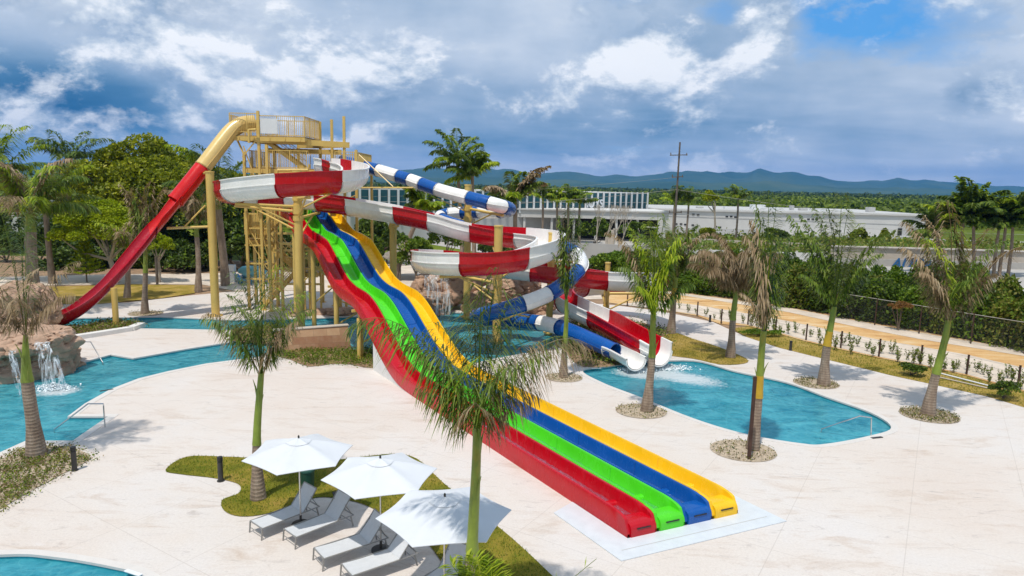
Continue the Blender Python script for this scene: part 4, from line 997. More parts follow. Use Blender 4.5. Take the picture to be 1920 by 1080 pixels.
rockgroup('grotto_rocks', [(810, 575, 53, 1.8, 1.5, 1.6), (850, 540, 55, 2.4, 1.8, 1.9), (900, 572, 54, 1.6, 1.4, 1.5), (950, 545, 54, 1.8, 1.5, 1.5), (985, 535, 54.5, 1.6, 1.4, 1.2), (1005, 572, 53.5, 1.5, 1.3, .9), (940, 580, 52.5, 1.4, 1.2, .8), (795, 550, 56, 1.4, 1.5, 2.0), (880, 510, 57, 3.0, 1.8, 1.4), (1035, 560, 53.5, 1.3, 1.2, .8)], (XY(900, 54), 54, 0), 'brown carved grotto rocks behind the lower slide loop', 51)
rockgroup('carved_rocks', [(605, 588, 51.5, 1.6, 1.2, .5), (640, 585, 51.0, 1.3, 1.1, .45), (570, 590, 50.5, 1.2, 1.0, .4)], (XY(600, 51), 51, 0), 'low rocks on the far bank under the top of the racer slide', 71)
def waterfall(pxs, pytop, Yd, pybot, label, thick=.25, seed=0, n=7):
    q = MB(); rng = random.Random(seed); nx, nz = 14, 14; vs = []
    Yb_ = G((pxs[2] + pxs[3]) / 2, pybot, -.13)[1]; Yt_ = Yb_ + .75
    a, b = Yp(pxs[0], pytop, Yt_), Yp(pxs[1], pytop, Yt_); c, d = Yp(pxs[2], pybot, Yb_), Yp(pxs[3], pybot, Yb_)
    for i in range(nz + 1):
        f_ = i / nz
        for j_ in range(nx + 1):
            g = j_ / nx; t_ = a * (1 - g) + b * g; bo = c * (1 - g) + d * g
            p = t_ * (1 - f_) + bo * f_; p[1] = Yt_ - .75 * math.sqrt(f_) + .09 * math.sin(g * 11 + f_ * 3 + seed); p[2] = t_[2] + (bo[2] - t_[2]) * f_ ** 1.6
            vs.append(p)
    q.add(vs, [(i * (nx + 1) + k, i * (nx + 1) + k + 1, (i + 1) * (nx + 1) + k + 1, (i + 1) * (nx + 1) + k) for i in range(nz) for k in range(nx)])
    return tag(q.build('waterfall', 'falling_water', smooth=True), label, 'waterfall')
waterfall((66, 97, 80, 124), 641, 34.5, 728, 'sheet of water falling over the left rocks into the river')
waterfall((22, 31, 34, 46), 655, 34.3, 740, 'thin trickle left of the main fall on the left rocks', seed=3)
waterfall((106, 110, 116, 121), 658, 35.6, 710, 'thin trickle right of the main fall on the left rocks', seed=5)
waterfall((797, 840, 795, 846), 516, 51.4, 592, 'misty fall in the grotto behind the yellow lane', seed=4)

def froth(px, py, rx, ry, n, seed, label):
    rng = np.random.default_rng(seed); c = G(px, py, -.12); P = []
    for _ in range(n):
        a, r_ = rng.uniform(0, 6.28), abs(rng.normal(0, .45)); P.append((c[0] + math.cos(a) * r_ * rx, c[1] + math.sin(a) * r_ * ry, -.11 + abs(rng.normal(0, .10)) * math.exp(-r_)))
    V, Fc = leafquads(np.array(P), .085, rng, .9, .8); o = npmesh('splash', V, Fc, ['froth']); tag(o, label, 'splash', kind='stuff')
pbr('froth', (0.80, 0.86, 0.88), 0.3, 0.05)
froth(1196, 694, 1.0, .7, 2600, 1, 'white froth where the tube chute meets the pool')
froth(1246, 690, 1.5, .8, 3200, 2, 'white froth at the mouth of the red and white flume')
froth(100, 728, .9, .5, 1800, 3, 'white froth under the fall from the left rocks')

# ------------------------------------------------------------------ handrails, bollards, bins
def handrail(pts, label, r=0.028):
    q = MB(); q.tube([Vector(p) for p in pts], r, 8); return tag(q.build('handrail', 'chrome', smooth=True), label, 'handrail')
def railpts(base, top, low, z1=1.0):
    b = G(*base); l = G(*low, z=-0.1); t1 = Yp(top[0][0], top[0][1], b[1]); t2 = Yp(top[1][0], top[1][1], b[1] - .15)
    return [b, t1 - [0, 0, .1], t1, t2, l + [0, 0, 0.1], l - [0, 0, .5]]
handrail(railpts((197, 801), ((194, 757), (165, 757)), (102, 810)), 'steel handrail at the notch in the near river bank')
handrail(railpts((148, 671), ((146, 641), (170, 641)), (193, 683)), 'steel handrail on the steps at the far river bank')
handrail(railpts((1633, 817), ((1634, 783), (1612, 780)), (1540, 809)), 'steel handrail going down into the right end of the pool')
for (px, py, h, lab) in ((140, 882, .85, 'dark bollard light at the tip of the left planting bed'), (414, 902, .85, 'dark bollard light on the near lawn left of the umbrellas'), (1482, 657, .62, 'dark bollard beside the grass strip behind the pool'), (1331, 604, .55, 'dark bollard at the bend of the pale path'), (1161, 606, .7, 'dark bollard behind the red flume exit')):
    c = G(px, py); th = thing('bollard_light', c, lab, 'bollard')
    q = MB(); q.tube([c, c + [0, 0, h * .8]], .085, 14); q.tube([c, c + [0, 0, .03]], .12, 14); q.build('post', 'dark_steel', th, smooth=True)
    q = MB(); q.tube([c + [0, 0, h * .8], c + [0, 0, h * .84]], .065, 14); q.tube([c + [0, 0, h * .84], c + [0, 0, h]], .09, 14); q.build('lamp_head', 'black_plastic', th, smooth=True)
c = G(577, 916); th = thing('litter_bin', c, 'dark green round bin on the lawn behind the first umbrella', 'bin')
q = MB(); q.tube([c + [0, 0, .02], c + [0, 0, .62]], [.20, .23], 18); q.build('bin_body', 'green_plastic', th, smooth=True)
q = MB(); q.tube([c + [0, 0, .62], c + [0, 0, .67], c + [0, 0, .72]], [.25, .24, .15], 18); q.build('lid', 'green_plastic', th, smooth=True)
c = G(636, 952); q = MB(); q.box((c[0], c[1], .22), (.3, .3, .44), rz=.5); q.box((c[0], c[1], .46), (.34, .34, .04), rz=.5)
tag(q.build('planter_box', 'black_plastic'), 'small black box behind the second lounger', 'box')
# drain grilles
for (px, py, a, lab) in ((200, 732, .75, 'small dark drain grille on the deck by the river bend'), (1644, 821, .3, 'small dark drain grille beside the pool handrail'), (1118, 691, .1, 'white skimmer frame in the pool corner'), (250, 1075, -.4, 'white skimmer frame on the rim of the corner pool')):
    c = G(px, py); q = MB(); q.box((c[0], c[1], .017), (.55, .12, .02), rz=a)
    tag(q.build('drain_grille', 'dark_steel' if 'dark' in lab else 'white_metal'), lab, 'drain')

# ------------------------------------------------------------------ umbrellas and loungers
def umbrella(px, py, label, rot, R=1.55, H=2.62, hi=.40):
    c = G(px, py, H); loc = (c[0], c[1], 0)
    th = thing('patio_umbrella', loc, label, 'umbrella', 'white umbrellas on the near deck')
    q = MB(); q.tube([(c[0], c[1], 0), (c[0], c[1], H + .02)], .024, 12); q.build('pole', 'chrome', th, smooth=True)
    q = MB(); q.tube([(c[0], c[1], .0), (c[0], c[1], .05), (c[0], c[1], .08)], [.26, .26, .05], 20); q.tube([(c[0], c[1], .08), (c[0], c[1], .3)], .035, 12); q.build('base', 'dark_steel', th, smooth=True)
    n_ = 6; M = 8; K = 8; vs = []; 
    def pt(f, ang, dz=0):
        k = ang / (2 * math.pi) * n_; fr_ = k - math.floor(k); a0 = math.floor(k) * 2 * math.pi / n_ + rot; a1 = a0 + 2 * math.pi / n_
        x = (math.cos(a0) * (1 - fr_) + math.cos(a1) * fr_); y = (math.sin(a0) * (1 - fr_) + math.sin(a1) * fr_)
        sc = 1 - .045 * math.sin(math.pi * fr_) * f      # scalloped hem
        sag = .05 * math.sin(math.pi * fr_) * f
        z = H - hi * (f ** 1.12) - sag * .3 + .03 * math.sin(math.pi * f) * (1 - math.sin(math.pi * fr_))
        return (c[0] + x * f * R * sc, c[1] + y * f * R * sc, z + dz)
    for dz in (0, -.015):
        for i in range(M + 1):
            for j_ in range(n_ * K): vs.append(pt(max(.02, i / M), 2 * math.pi * j_ / (n_ * K) + 1e-6, dz))
    N = n_ * K; S = (M + 1) * N
    fs = [(i * N + j_, (i + 1) * N + j_, (i + 1) * N + (j_ + 1) % N, i * N + (j_ + 1) % N) for i in range(M) for j_ in range(N)]
    fs += [(S + i * N + j_, S + i * N + (j_ + 1) % N, S + (i + 1) * N + (j_ + 1) % N, S + (i + 1) * N + j_) for i in range(M) for j_ in range(N)]
    fs += [(M * N + j_, S + M * N + j_, S + M * N + (j_ + 1) % N, M * N + (j_ + 1) % N) for j_ in range(N)]
    q = MB(); q.add(vs, fs); cn = q.build('canopy', 'parasol_fabric', th, smooth=True)
    q = MB(); vs = []
    for i in range(4):
        for j_ in range(N):
            p = pt(max(.01, .24 * i / 3), 2 * math.pi * j_ / N + 1e-6); vs.append((p[0], p[1], p[2] + .045 - .01 * i))
    q.add(vs, [(i * N + j_, (i + 1) * N + j_, (i + 1) * N + (j_ + 1) % N, i * N + (j_ + 1) % N) for i in range(3) for j_ in range(N)]); q.build('vent', 'parasol_fabric', cn, smooth=True)
    q = MB(); q.tube([(c[0], c[1], H), (c[0], c[1], H + .10), (c[0], c[1], H + .13)], [.022, .03, .01], 8); q.build('finial', 'dark_steel', th, smooth=True)
    for k in range(6):
        a = rot + 2 * math.pi * k / 6; q = MB()
        q.beam((c[0], c[1], H - .05), (c[0] + math.cos(a) * R * .98, c[1] + math.sin(a) * R * .98, H - hi - .03), .02, .025); q.build('rib', 'chrome', th)
    return th
umbrella(560, 824, 'white umbrella farthest back, over the first lounger', .45)
umbrella(713, 862, 'white umbrella in the middle of the row of three', .30)
umbrella(834, 934, 'nearest white umbrella, palm shade across its canopy', .18, R=1.62)

def lounger_proto():
    th = thing('sun_lounger', (0, 0, 0), 'sun lounger', 'sun lounger', 'grey sun loungers under the umbrellas')
    W = .66; L = 1.30; H = .34; BA = math.radians(52); bl_ = .76
    fr_ = MB()
    for y in (-W / 2, W / 2):
        fr_.tube([(0, y, H), (L + .55, y, H)], .018, 8)
    fr_.tube([(0, -W / 2, H), (0, W / 2, H)], .018, 8); fr_.tube([(L + .55, -W / 2, H), (L + .55, W / 2, H)], .018, 8)
    fr_.tube([(.02, -W / 2, .12), (.02, W / 2, .12)], .012, 6); fr_.tube([(L + .5, -W / 2, .14), (L + .5, W / 2, .14)], .012, 6)
    fr_.build('frame', 'lounger_frame', th, smooth=True)
    for x in (.0, L + .45):
        for y in (-W / 2, W / 2):
            q = MB(); q.beam((x, y, H), (x - (.03 if x == 0 else -.08), y, 0), .035, .03); q.build('leg', 'lounger_frame', th)
    q = MB(); n_ = 10; vs = []
    for i in range(n_ + 1):
        x = .02 + (L - .02) * i / n_; z = H + .012 - .025 * math.sin(math.pi * i / n_)
        for y in (-W / 2 + .01, 0, W / 2 - .01): vs.append((x, y, z - (.015 if y == 0 else 0)))
    vs += [(x, y, z - .012) for x, y, z in vs]
    k3 = (n_ + 1) * 3
    q.add(vs, [(i * 3 + k, (i + 1) * 3 + k, (i + 1) * 3 + k + 1, i * 3 + k + 1) for i in range(n_) for k in range(2)] + [(k3 + i * 3 + k, k3 + i * 3 + k + 1, k3 + (i + 1) * 3 + k + 1, k3 + (i + 1) * 3 + k) for i in range(n_) for k in range(2)]); q.build('seat', 'sling_fabric', th, smooth=True)
    bx, bz = L + bl_ * math.cos(BA), H + bl_ * math.sin(BA)
    q = MB(); vs = []
    nx, nz = -math.sin(BA), math.cos(BA)
    for s_ in (0.006, -.012):
        for (x, z) in ((L, H), (L + (bx - L) * .5 - nx * .02, H + (bz - H) * .5 - nz * .02), (bx, bz)):
            for y in (-W / 2 + .012, W / 2 - .012): vs.append((x + nx * s_, y, z + nz * s_))
    q.add(vs, [(0, 2, 3, 1), (2, 4, 5, 3), (6, 7, 9, 8), (8, 9, 11, 10), (4, 10, 11, 5), (0, 6, 8, 2), (2, 8, 10, 4), (1, 3, 9, 7), (3, 5, 11, 9)]); q.build('backrest', 'sling_fabric', th)
    q = MB()
    for y in (-W / 2, W / 2): q.tube([(L, y, H), (bx, y, bz)], .017, 8)
    q.tube([(bx, -W / 2, bz), (bx, W / 2, bz)], .017, 8)
    for y in (-W / 2 + .05, W / 2 - .05): q.tube([(L + .30, y, H + .38), (L + .52, y, H + .02)], .012, 6)
    q.tube([(L + .52, -W / 2, H + .02), (L + .52, W / 2, H + .02)], .012, 6)
    q.build('backrest_frame', 'lounger_frame', th, smooth=True)
    return th
def copy_tree(o, parent=None):
    c = o.copy(); COL.objects.link(c); c.parent = parent
    for ch_ in list(o.children): copy_tree(ch_, c)
    return c
proto = lounger_proto()
LS = [((481, 1005), (582, 965), 'grey sun lounger farthest left, under the back umbrella'), ((544, 1021), (632, 986), 'second grey sun lounger from the left, before the small black box'),
      ((598, 1060), (707, 1024), 'third grey sun lounger, left of the middle umbrella pole'), ((650, 1092), (755, 1056), 'fourth grey sun lounger, foot cut by the picture edge'), ((770, 1142), (850, 1090), 'fifth sun lounger, only its backrest showing under the near umbrella')]
for i, (a, b, lab) in enumerate(LS):
    o = proto if i == 0 else copy_tree(proto)
    p = G(*a); p2 = G(*b); o.location = (p[0], p[1], 0.0); o.rotation_euler = (0, 0, math.atan2(p2[1] - p[1], p2[0] - p[0])); o['label'] = lab
# ------------------------------------------------------------------ palms
def frond(rng, base, az, el, L, curve, n, leafL, w, droop, hang=0.0, acc=None, mat=0, fan=0.55):
    """a pinnate frond: base point, azimuth, start elevation, length, total bend; leaflets either side"""
    pts = []; p = np.array(base, float); e = el; st = L / 14.0; a = az
    for i in range(15):
        pts.append(p.copy()); d = np.array([math.cos(a) * math.cos(e), math.sin(a) * math.cos(e), math.sin(e)])
        p = p + d * st; e -= curve / 14 * 3.0 * (i / 14) ** 2.0; e = max(e, -1.5)
    pts = np.array(pts)
    V, Fq, M = acc
    # rachis as a thin three-sided strip
    T = np.gradient(pts, axis=0); T /= np.linalg.norm(T, axis=1)[:, None]
    side = np.array([-math.sin(a), math.cos(a), 0]); b0 = len(V)
    for i in range(15):
        r = w * 1.1 * (1 - .8 * i / 14) + .004; up = np.cross(side, T[i])
        V += [tuple(pts[i] + side * r), tuple(pts[i] - side * r), tuple(pts[i] - up * r)]
    for i in range(14):
        for k in range(3): Fq.append((b0 + i * 3 + k, b0 + i * 3 + (k + 1) % 3, b0 + i * 3 + 3 + (k + 1) % 3, b0 + i * 3 + 3 + k)); M.append(mat)
    n = int(n * 1.35); w = w * 1.45
    for k in range(n):
        f = 0.14 + 0.86 * (k + rng.random() * .6) / n; x = f * 14; i = min(13, int(x)); pp = pts[i] * (1 - (x - i)) + pts[i + 1] * (x - i); t_ = T[i]
        ll = leafL * (0.45 + 0.75 * math.sin(math.pi * min(1, f * .9 + .08))) * rng.uniform(.75, 1.15)
        up = np.cross(side, t_)
        for sg in (-1, 1):
            d = t_ * fan + side * sg * rng.uniform(.55, 1.0) + up * rng.uniform(-.25, .35); d /= np.linalg.norm(d)
            d[2] -= hang
            d /= np.linalg.norm(d)
            m1 = pp + d * ll * .5; d2 = d + np.array([rng.normal(0, .10), rng.normal(0, .10), -droop * rng.uniform(.6, 1.5)]); d2 /= np.linalg.norm(d2); m2 = m1 + d2 * ll * .5
            wv = np.cross(d, [0.1, .2, 1.0]); wv = wv / (np.linalg.norm(wv) + 1e-6) * w * rng.uniform(.7, 1.2)
            b = len(V); V += [tuple(pp), tuple(m1 + wv), tuple(m1 - wv), tuple(m2)]
            Fq.append((b, b + 1, b + 3, b + 2)); M.append(mat)
def palm(base, top, label, fr, cs=None, r=(.30, .17, .13), group=None, seed=0, cat='palm tree', name='palm_tree', orange=False, fs=1.0, mats=('frond_green', 'frond_lime', 'frond_brown'), z0=0.0, bulge=True, Yd=None):
    rng = np.random.default_rng(seed + 100)
    if Yd is None: g = G(*base); Yd = g[1]
    else: g = Yp(base[0], base[1], Yd); g[2] = z0
    t = Yp(top[0], top[1], Yd); Hh = t[2] - g[2]
    if bulge: fr = [(a_, min(87, e_ + 9), L_ * 1.22 * fs, c_, n_, l_ * (1.5 if e_ > 75 else 1.12), w_, d_ * (1.6 if e_ > 75 else 1), h_ + (.22 if e_ > 75 else 0), m_) for (a_, e_, L_, c_, n_, l_, w_, d_, h_, m_) in fr]
    th = thing(name, (g[0], g[1], g[2]), label, cat, group)
    csf = cs if cs else .62
    N = 16; P_ = []; Rr_ = []
    for i in range(N + 1):
        f = i / N; x = g[0] + (t[0] - g[0]) * f ** 1.15 + .04 * math.sin(f * 5 + seed); P_.append((x, g[1] + .05 * math.sin(f * 4 + seed * 2), g[2] + Hh * f))
        if bulge: rad = r[1] + (r[0] - r[1]) * math.exp(-f * 6.5) + .10 * r[0] * math.exp(-((f - .12) / .1) ** 2)
        else: rad = r[0] + (r[1] - r[0]) * f
        if f > csf: rad = r[1] * 1.0 - (r[1] - r[2]) * (f - csf) / (1 - csf)
        Rr_.append(rad)
    ci = int(round(csf * N))
    q = MB(); q.tube(P_[:ci + 1], Rr_[:ci + 1], 14); q.build('trunk', 'ringed_trunk', th, smooth=True)
    if ci < N:
        rr2 = [x * (1.10 if i == 0 else 1.0) for i, x in enumerate(Rr_[ci:])]
        q = MB(); q.tube(P_[ci:], rr2, 12)
        # torn leaf sheaths
        for k in range(5):
            a = rng.uniform(0, 6.28); i = rng.integers(ci, N); p = np.array(P_[i]); d = np.array([math.cos(a), math.sin(a), 0]) * Rr_[i]
            q.tube([p + d * .8, p + d * 1.2 + [0, 0, .3], p + d * 2.0 + [0, 0, .55]], [.03, .025, .006], 5)
        cs_ = q.build('crownshaft', 'crownshaft', th, smooth=True)
        if orange:
            k2 = min(N, ci + 3); q = MB(); q.tube(P_[ci:k2 + 1], [x * 1.06 for x in rr2[:k2 + 1 - ci]], 12); q.build('husk', 'crownshaft_orange', cs_, smooth=True)
    if 24 < Yd <= 45: fr = [(a_, e_, L_, c_, int(n_ * 1.15), l_, w_ * 1.45, d_, h_, m_) for (a_, e_, L_, c_, n_, l_, w_, d_, h_, m_) in fr]
    if Yd > 45: fr = [(a_, e_, L_, c_, n_, l_, w_ * (1.7 if Yd < 88 else 1.15), d_, h_, m_) for (a_, e_, L_, c_, n_, l_, w_, d_, h_, m_) in fr]
    V, Fq, M = [], [], []
    tp = np.array(P_[-1])
    for (az, el, L, cv, n, ll, w, dr, hg, mt_) in fr:
        b = tp + np.array([math.cos(math.radians(az)) * r[2] * .6, math.sin(math.radians(az)) * r[2] * .6, rng.uniform(-.12, .08)])
        frond(rng, b, math.radians(az), math.radians(el), L, math.radians(cv), n, ll, w, dr, hg, (V, Fq, M), mt_)
    npmesh('crown', V, np.array(Fq), mats, M, parent=th)
    return th
def gen(rng, n, L, el=(25, 80), cv=(50, 110), nl=38, ll=.5, w=.014, dr=.5, hg=.1, mats=(0, 0, 1), az=(0, 360)):
    out = []
    for i in range(n):
        a = az[0] + (az[1] - az[0]) * (i + rng.uniform(-.3, .3)) / n
        out.append((a, rng.uniform(*el), L * rng.uniform(.75, 1.15), rng.uniform(*cv), nl, ll, w, dr, hg, int(rng.choice(mats))))
    return out
RG = np.random.default_rng(7)
# the big one before the racer slide
f3 = [(178, 52, 3.9, 128, 74, 1.0, .013, 1.1, .55, 0), (7, 49, 3.25, 118, 70, 1.0, .012, 1.2, .6, 2), (14, 53, 3.1, 105, 62, .9, .012, 1.1, .5, 0), (168, 60, 3.0, 110, 58, 1.0, .013, 1.1, .5, 0), (185, 62, 2.6, 100, 54, 1.0, .013, 1.2, .6, 0),
      (60, 74, 3.3, 24, 56, .62, .014, .6, .2, 0), (75, 78, 3.0, 26, 54, .6, .014, .6, .2, 1), (45, 76, 3.5, 18, 58, .66, .015, .7, .25, 0), (85, 78, 3.3, 22, 56, .66, .015, .7, .25, 0), (30, 72, 3.1, 35, 54, .7, .014, .8, .3, 0), (130, 76, 2.7, 40, 52, .62, .014, .7, .3, 0), (200, 66, 2.3, 90, 48, .95, .013, 1.1, .5, 0), (240, 64, 2.1, 90, 46, .9, .013, 1.1, .5, 0), (275, 66, 2.2, 80, 46, .9, .013, 1.1, .5, 1),
      (310, 62, 2.2, 90, 46, .9, .013, 1.1, .5, 0), (340, 60, 2.4, 95, 48, .9, .013, 1.1, .5, 0), (355, 66, 2.6, 90, 50, .85, .013, 1.0, .5, 2), (30, 68, 2.6, 70, 50, .8, .013, 1.0, .4, 0), (100, 70, 2.4, 60, 48, .8, .014, .9, .4, 0), (150, 68, 2.6, 80, 50, .9, .014, 1.0, .4, 0), (190, 48, 1.7, 90, 38, .85, .012, 1.3, .8, 0), (350, 46, 1.7, 90, 38, .85, .012, 1.3, .8, 2), (270, 50, 1.5, 80, 36, .8, .012, 1.3, .8, 2)]
palm((886, 1190), (891, 800), 'nearest large palm, drooping crown over the racer slide, trunk crossing the near umbrella', [(a_, e_, L_ * .78, c_, int(n_ * .68), l_ * .85, w_ * .85, d_, h_, m_) for (a_, e_, L_, c_, n_, l_, w_, d_, h_, m_) in f3], cs=.44, r=(.22, .125, .085), seed=3, Yd=13.6)
palm((65, 855), (49, 628), 'palm rising from the left front planting bed, withered crown beside the rocks', [(150, 72, 3.2, 25, 50, .6, .014, .5, .2, 0), (60, 80, 3.6, 15, 54, .55, .014, .4, .1, 0), (100, 82, 3.3, 20, 50, .6, .014, .4, .1, 0), (20, 62, 2.4, 80, 44, .6, .013, 1.2, .6, 2), (350, 45, 2.0, 90, 46, .6, .013, 1.4, .9, 2),
      (170, 55, 2.3, 100, 44, .6, .013, 1.3, .8, 2), (200, 40, 2.0, 100, 42, .6, .013, 1.3, .9, 2), (300, 50, 1.8, 100, 40, .55, .013, 1.3, .8, 2), (240, 60, 1.9, 100, 40, .55, .013, 1.2, .7, 2), (135, 65, 2.9, 60, 46, .6, .013, .9, .4, 0), (330, 68, 2.2, 80, 42, .55, .013, 1.2, .6, 2)], cs=.60, r=(.34, .20, .07), seed=1, fs=1.15)
palm((483, 934), (487, 700), 'palm on the near lawn rising through the back umbrella', [(150, 62, 2.4, 85, 50, .65, .014, 1.1, .5, 0), (175, 55, 2.2, 85, 50, .65, .013, 1.2, .6, 2), (30, 66, 2.5, 70, 50, .6, .014, .9, .4, 1), (5, 60, 2.3, 80, 50, .6, .014, 1.1, .5, 0), (90, 84, 3.0, 20, 50, .5, .014, .4, .1, 0), (115, 78, 2.9, 40, 50, .55, .014, .6, .2, 0),
      (60, 76, 2.9, 45, 48, .55, .014, .6, .2, 1), (250, 70, 2.3, 85, 46, .6, .014, 1.0, .5, 0), (300, 68, 2.3, 80, 46, .6, .014, 1.0, .5, 0), (210, 60, 2.2, 90, 46, .6, .013, 1.2, .6, 0), (340, 58, 2.0, 80, 44, .6, .013, 1.2, .6, 2), (270, 80, 2.6, 45, 46, .55, .014, .6, .3, 0), (160, 74, 2.7, 55, 46, .55, .014, .8, .3, 0)], cs=.42, r=(.25, .13, .09), seed=2, fs=0.98)
palm((1058, 708), (1061, 560), 'slender palm with a narrow dark crown left of the pool corner', [(300, 82, 3.0, 20, 44, .45, .016, .6, .3, 0), (80, 86, 3.4, 10, 44, .45, .016, .6, .3, 0), (190, 82, 3.0, 20, 40, .45, .016, .6, .3, 0), (100, 84, 3.2, 12, 40, .4, .014, .4, .2, 0), (170, 78, 2.8, 20, 40, .4, .014, .6, .3, 0), (10, 78, 3.0, 20, 40, .4, .014, .5, .3, 0), (250, 80, 2.5, 22, 36, .4, .014, .6, .3, 0), (60, 80, 2.9, 25, 36, .4, .014, .6, .3, 2), (200, 70, 1.8, 40, 30, .35, .013, 1, .6, 0), (330, 70, 2.2, 40, 34, .4, .013, .8, .4, 0), (140, 82, 3.4, 14, 40, .4, .014, .4, .2, 2)], cs=.42, r=(.24, .14, .09), seed=4, fs=1.2)
palm((1214, 770), (1226, 590), 'palm with a lime green crown in front of the left end of the pool', [(100, 76, 3.0, 40, 48, .65, .018, .7, .3, 1), (330, 76, 2.8, 50, 44, .65, .018, .8, .4, 1), (180, 74, 2.8, 60, 44, .65, .018, .8, .4, 1), (80, 80, 3.3, 35, 48, .6, .016, .5, .2, 1), (150, 72, 3.0, 50, 46, .55, .016, .6, .3, 1), (20, 74, 2.8, 50, 46, .6, .016, .7, .3, 1), (250, 76, 2.4, 60, 42, .6, .016, .8, .4, 1), (310, 72, 2.3, 70, 42, .6, .016, .9, .5, 1), (165, 66, 3.3, 85, 46, .6, .014, 1.2, .5, 2), (200, 60, 2.2, 100, 42, .65, .015, 1.3, .7, 0), (350, 50, 1.7, 90, 36, .6, .015, 1.4, .8, 0), (120, 80, 3.1, 30, 44, .5, .016, .5, .2, 1), (230, 50, 1.8, 90, 36, .65, .015, 1.3, .8, 1), (50, 84, 3.2, 20, 42, .5, .016, .5, .2, 1)], cs=.55, r=(.30, .16, .12), seed=5, fs=1.12)
palm((1411, 842), (1434, 620), 'tall palm leaning right before the pool, with a narrow one-sided crown', [(110, 80, 3.6, 30, 50, .5, .014, .7, .3, 0), (30, 78, 3.0, 40, 44, .5, .014, .8, .3, 0), (250, 80, 3.0, 40, 44, .5, .014, .8, .3, 1), (95, 86, 4.4, 10, 56, .42, .014, .5, .2, 0), (170, 82, 3.6, 30, 50, .6, .013, 1.0, .5, 2), (185, 76, 3.2, 50, 46, .55, .013, 1.3, .7, 2), (60, 84, 4.0, 14, 48, .4, .014, .5, .2, 0), (350, 80, 2.8, 25, 36, .35, .014, .6, .3, 0), (150, 84, 4.0, 20, 46, .5, .013, .8, .4, 0), (20, 60, 1.4, 40, 20, .3, .012, .6, .2, 0), (200, 55, 1.6, 70, 26, .4, .012, 1.3, .7, 2)], cs=.42, r=(.26, .16, .11), orange=True, seed=6)
palm((1257, 625), (1268, 520), 'dark-crowned palm on the dry lawn left of the withered one', gen(RG, 14, 3.2, (45, 80), (60, 100), 40, .7, .019, .9, .4, (0, 0, 2)), cs=.62, r=(.36, .20, .15), orange=True, seed=7)
palm((1368, 670), (1381, 545), 'withered palm with a drooping brown crown on the dry lawn behind the pool', gen(RG, 18, 2.9, (30, 76), (80, 120), 44, .8, .018, 1.3, .8, (2, 2, 2)), cs=.55, r=(.32, .18, .14), seed=8, fs=1.1)
palm((1543, 722), (1563, 575), 'green palm with long feathery spreading fronds behind the pool', [(140, 72, 3.6, 35, 56, .7, .018, .7, .3, 0), (55, 72, 3.4, 35, 54, .7, .018, .7, .3, 1), (180, 66, 3.0, 60, 50, .7, .018, 1.0, .5, 0), (0, 62, 3.2, 60, 50, .7, .018, 1.0, .5, 0), (172, 58, 3.6, 28, 60, .75, .018, .9, .35, 0), (158, 66, 3.4, 40, 56, .7, .018, .8, .3, 0), (78, 78, 4.0, 14, 60, .6, .018, .6, .2, 0), (15, 48, 3.5, 40, 58, .7, .018, 1.1, .5, 0), (35, 66, 3.2, 35, 50, .6, .018, .8, .3, 1), (120, 76, 3.4, 30, 50, .6, .018, .6, .2, 0), (250, 66, 2.2, 60, 40, .6, .018, .8, .4, 0), (320, 60, 2.4, 60, 42, .6, .018, .9, .4, 0), (190, 40, 1.8, 50, 34, .6, .016, 1.1, .5, 0)], cs=.48, r=(.34, .19, .13), orange=True, seed=9, fs=1.22)
palm((1742, 778), (1776, 600), 'rightmost deck palm with a sparse brown crown', [(80, 76, 3.2, 50, 48, .7, .015, .8, .3, 0), (190, 70, 3.0, 60, 48, .7, .015, .9, .3, 1), (330, 70, 3.0, 70, 46, .7, .015, .9, .4, 0), (155, 74, 3.6, 45, 50, .7, .015, .8, .3, 2), (140, 66, 3.6, 60, 54, .8, .015, 1.1, .5, 2), (172, 60, 3.0, 70, 48, .8, .015, 1.2, .6, 2), (100, 78, 4.0, 35, 52, .7, .015, .8, .3, 2), (30, 56, 3.6, 45, 52, .6, .015, .8, .4, 2), (12, 46, 3.6, 60, 54, .7, .015, 1.0, .5, 2), (60, 70, 3.4, 50, 48, .6, .015, .8, .3, 1), (350, 60, 2.2, 80, 40, .7, .015, 1.3, .6, 2), (200, 55, 2.4, 90, 42, .7, .015, 1.3, .7, 2), (260, 60, 2.0, 90, 38, .7, .015, 1.2, .6, 0)], cs=.46, r=(.33, .17, .12), seed=10, fs=1.12)
palm((273, 588), (272, 465), 'thin palm with a dead brown crown beyond the channel', gen(RG, 10, 3.6, (66, 84), (25, 60), 38, .6, .02, 1.0, .5, (2, 2, 0)), cs=.6, r=(.30, .17, .12), seed=11)
palm((373, 548), (368, 420), 'brown-crowned palm between the big tree and the lone yellow column', gen(RG, 12, 3.2, (40, 75), (70, 110), 34, .8, .022, 1.0, .5, (2, 0, 2)), cs=.8, r=(.34, .2, .15), seed=12, Yd=60)
palm((422, 534), (408, 372), 'pale-trunked palm with a dark green crown left of the tower', gen(RG, 18, 4.8, (10, 80), (60, 110), 40, 1.2, .030, .9, .3, (0, 0, 0, 1)), cs=.9, r=(.42, .34, .24), seed=13, Yd=64)
palm((65, 562), (56, 400), 'stout palm at the left edge with arching yellow-green fronds', gen(RG, 20, 4.4, (5, 75), (60, 120), 46, 1.1, .026, 1.0, .35, (0, 1, 1, 2)), cs=.80, r=(.50, .38, .26), seed=14, Yd=50)
palm((98, 520), (82, 372), 'thin pale-trunked palm behind the stout one at the left edge', gen(RG, 15, 4.0, (0, 75), (60, 110), 38, 1.0, .028, 1.0, .35, (0, 0, 1)), cs=.85, r=(.34, .24, .18), seed=15, Yd=63)
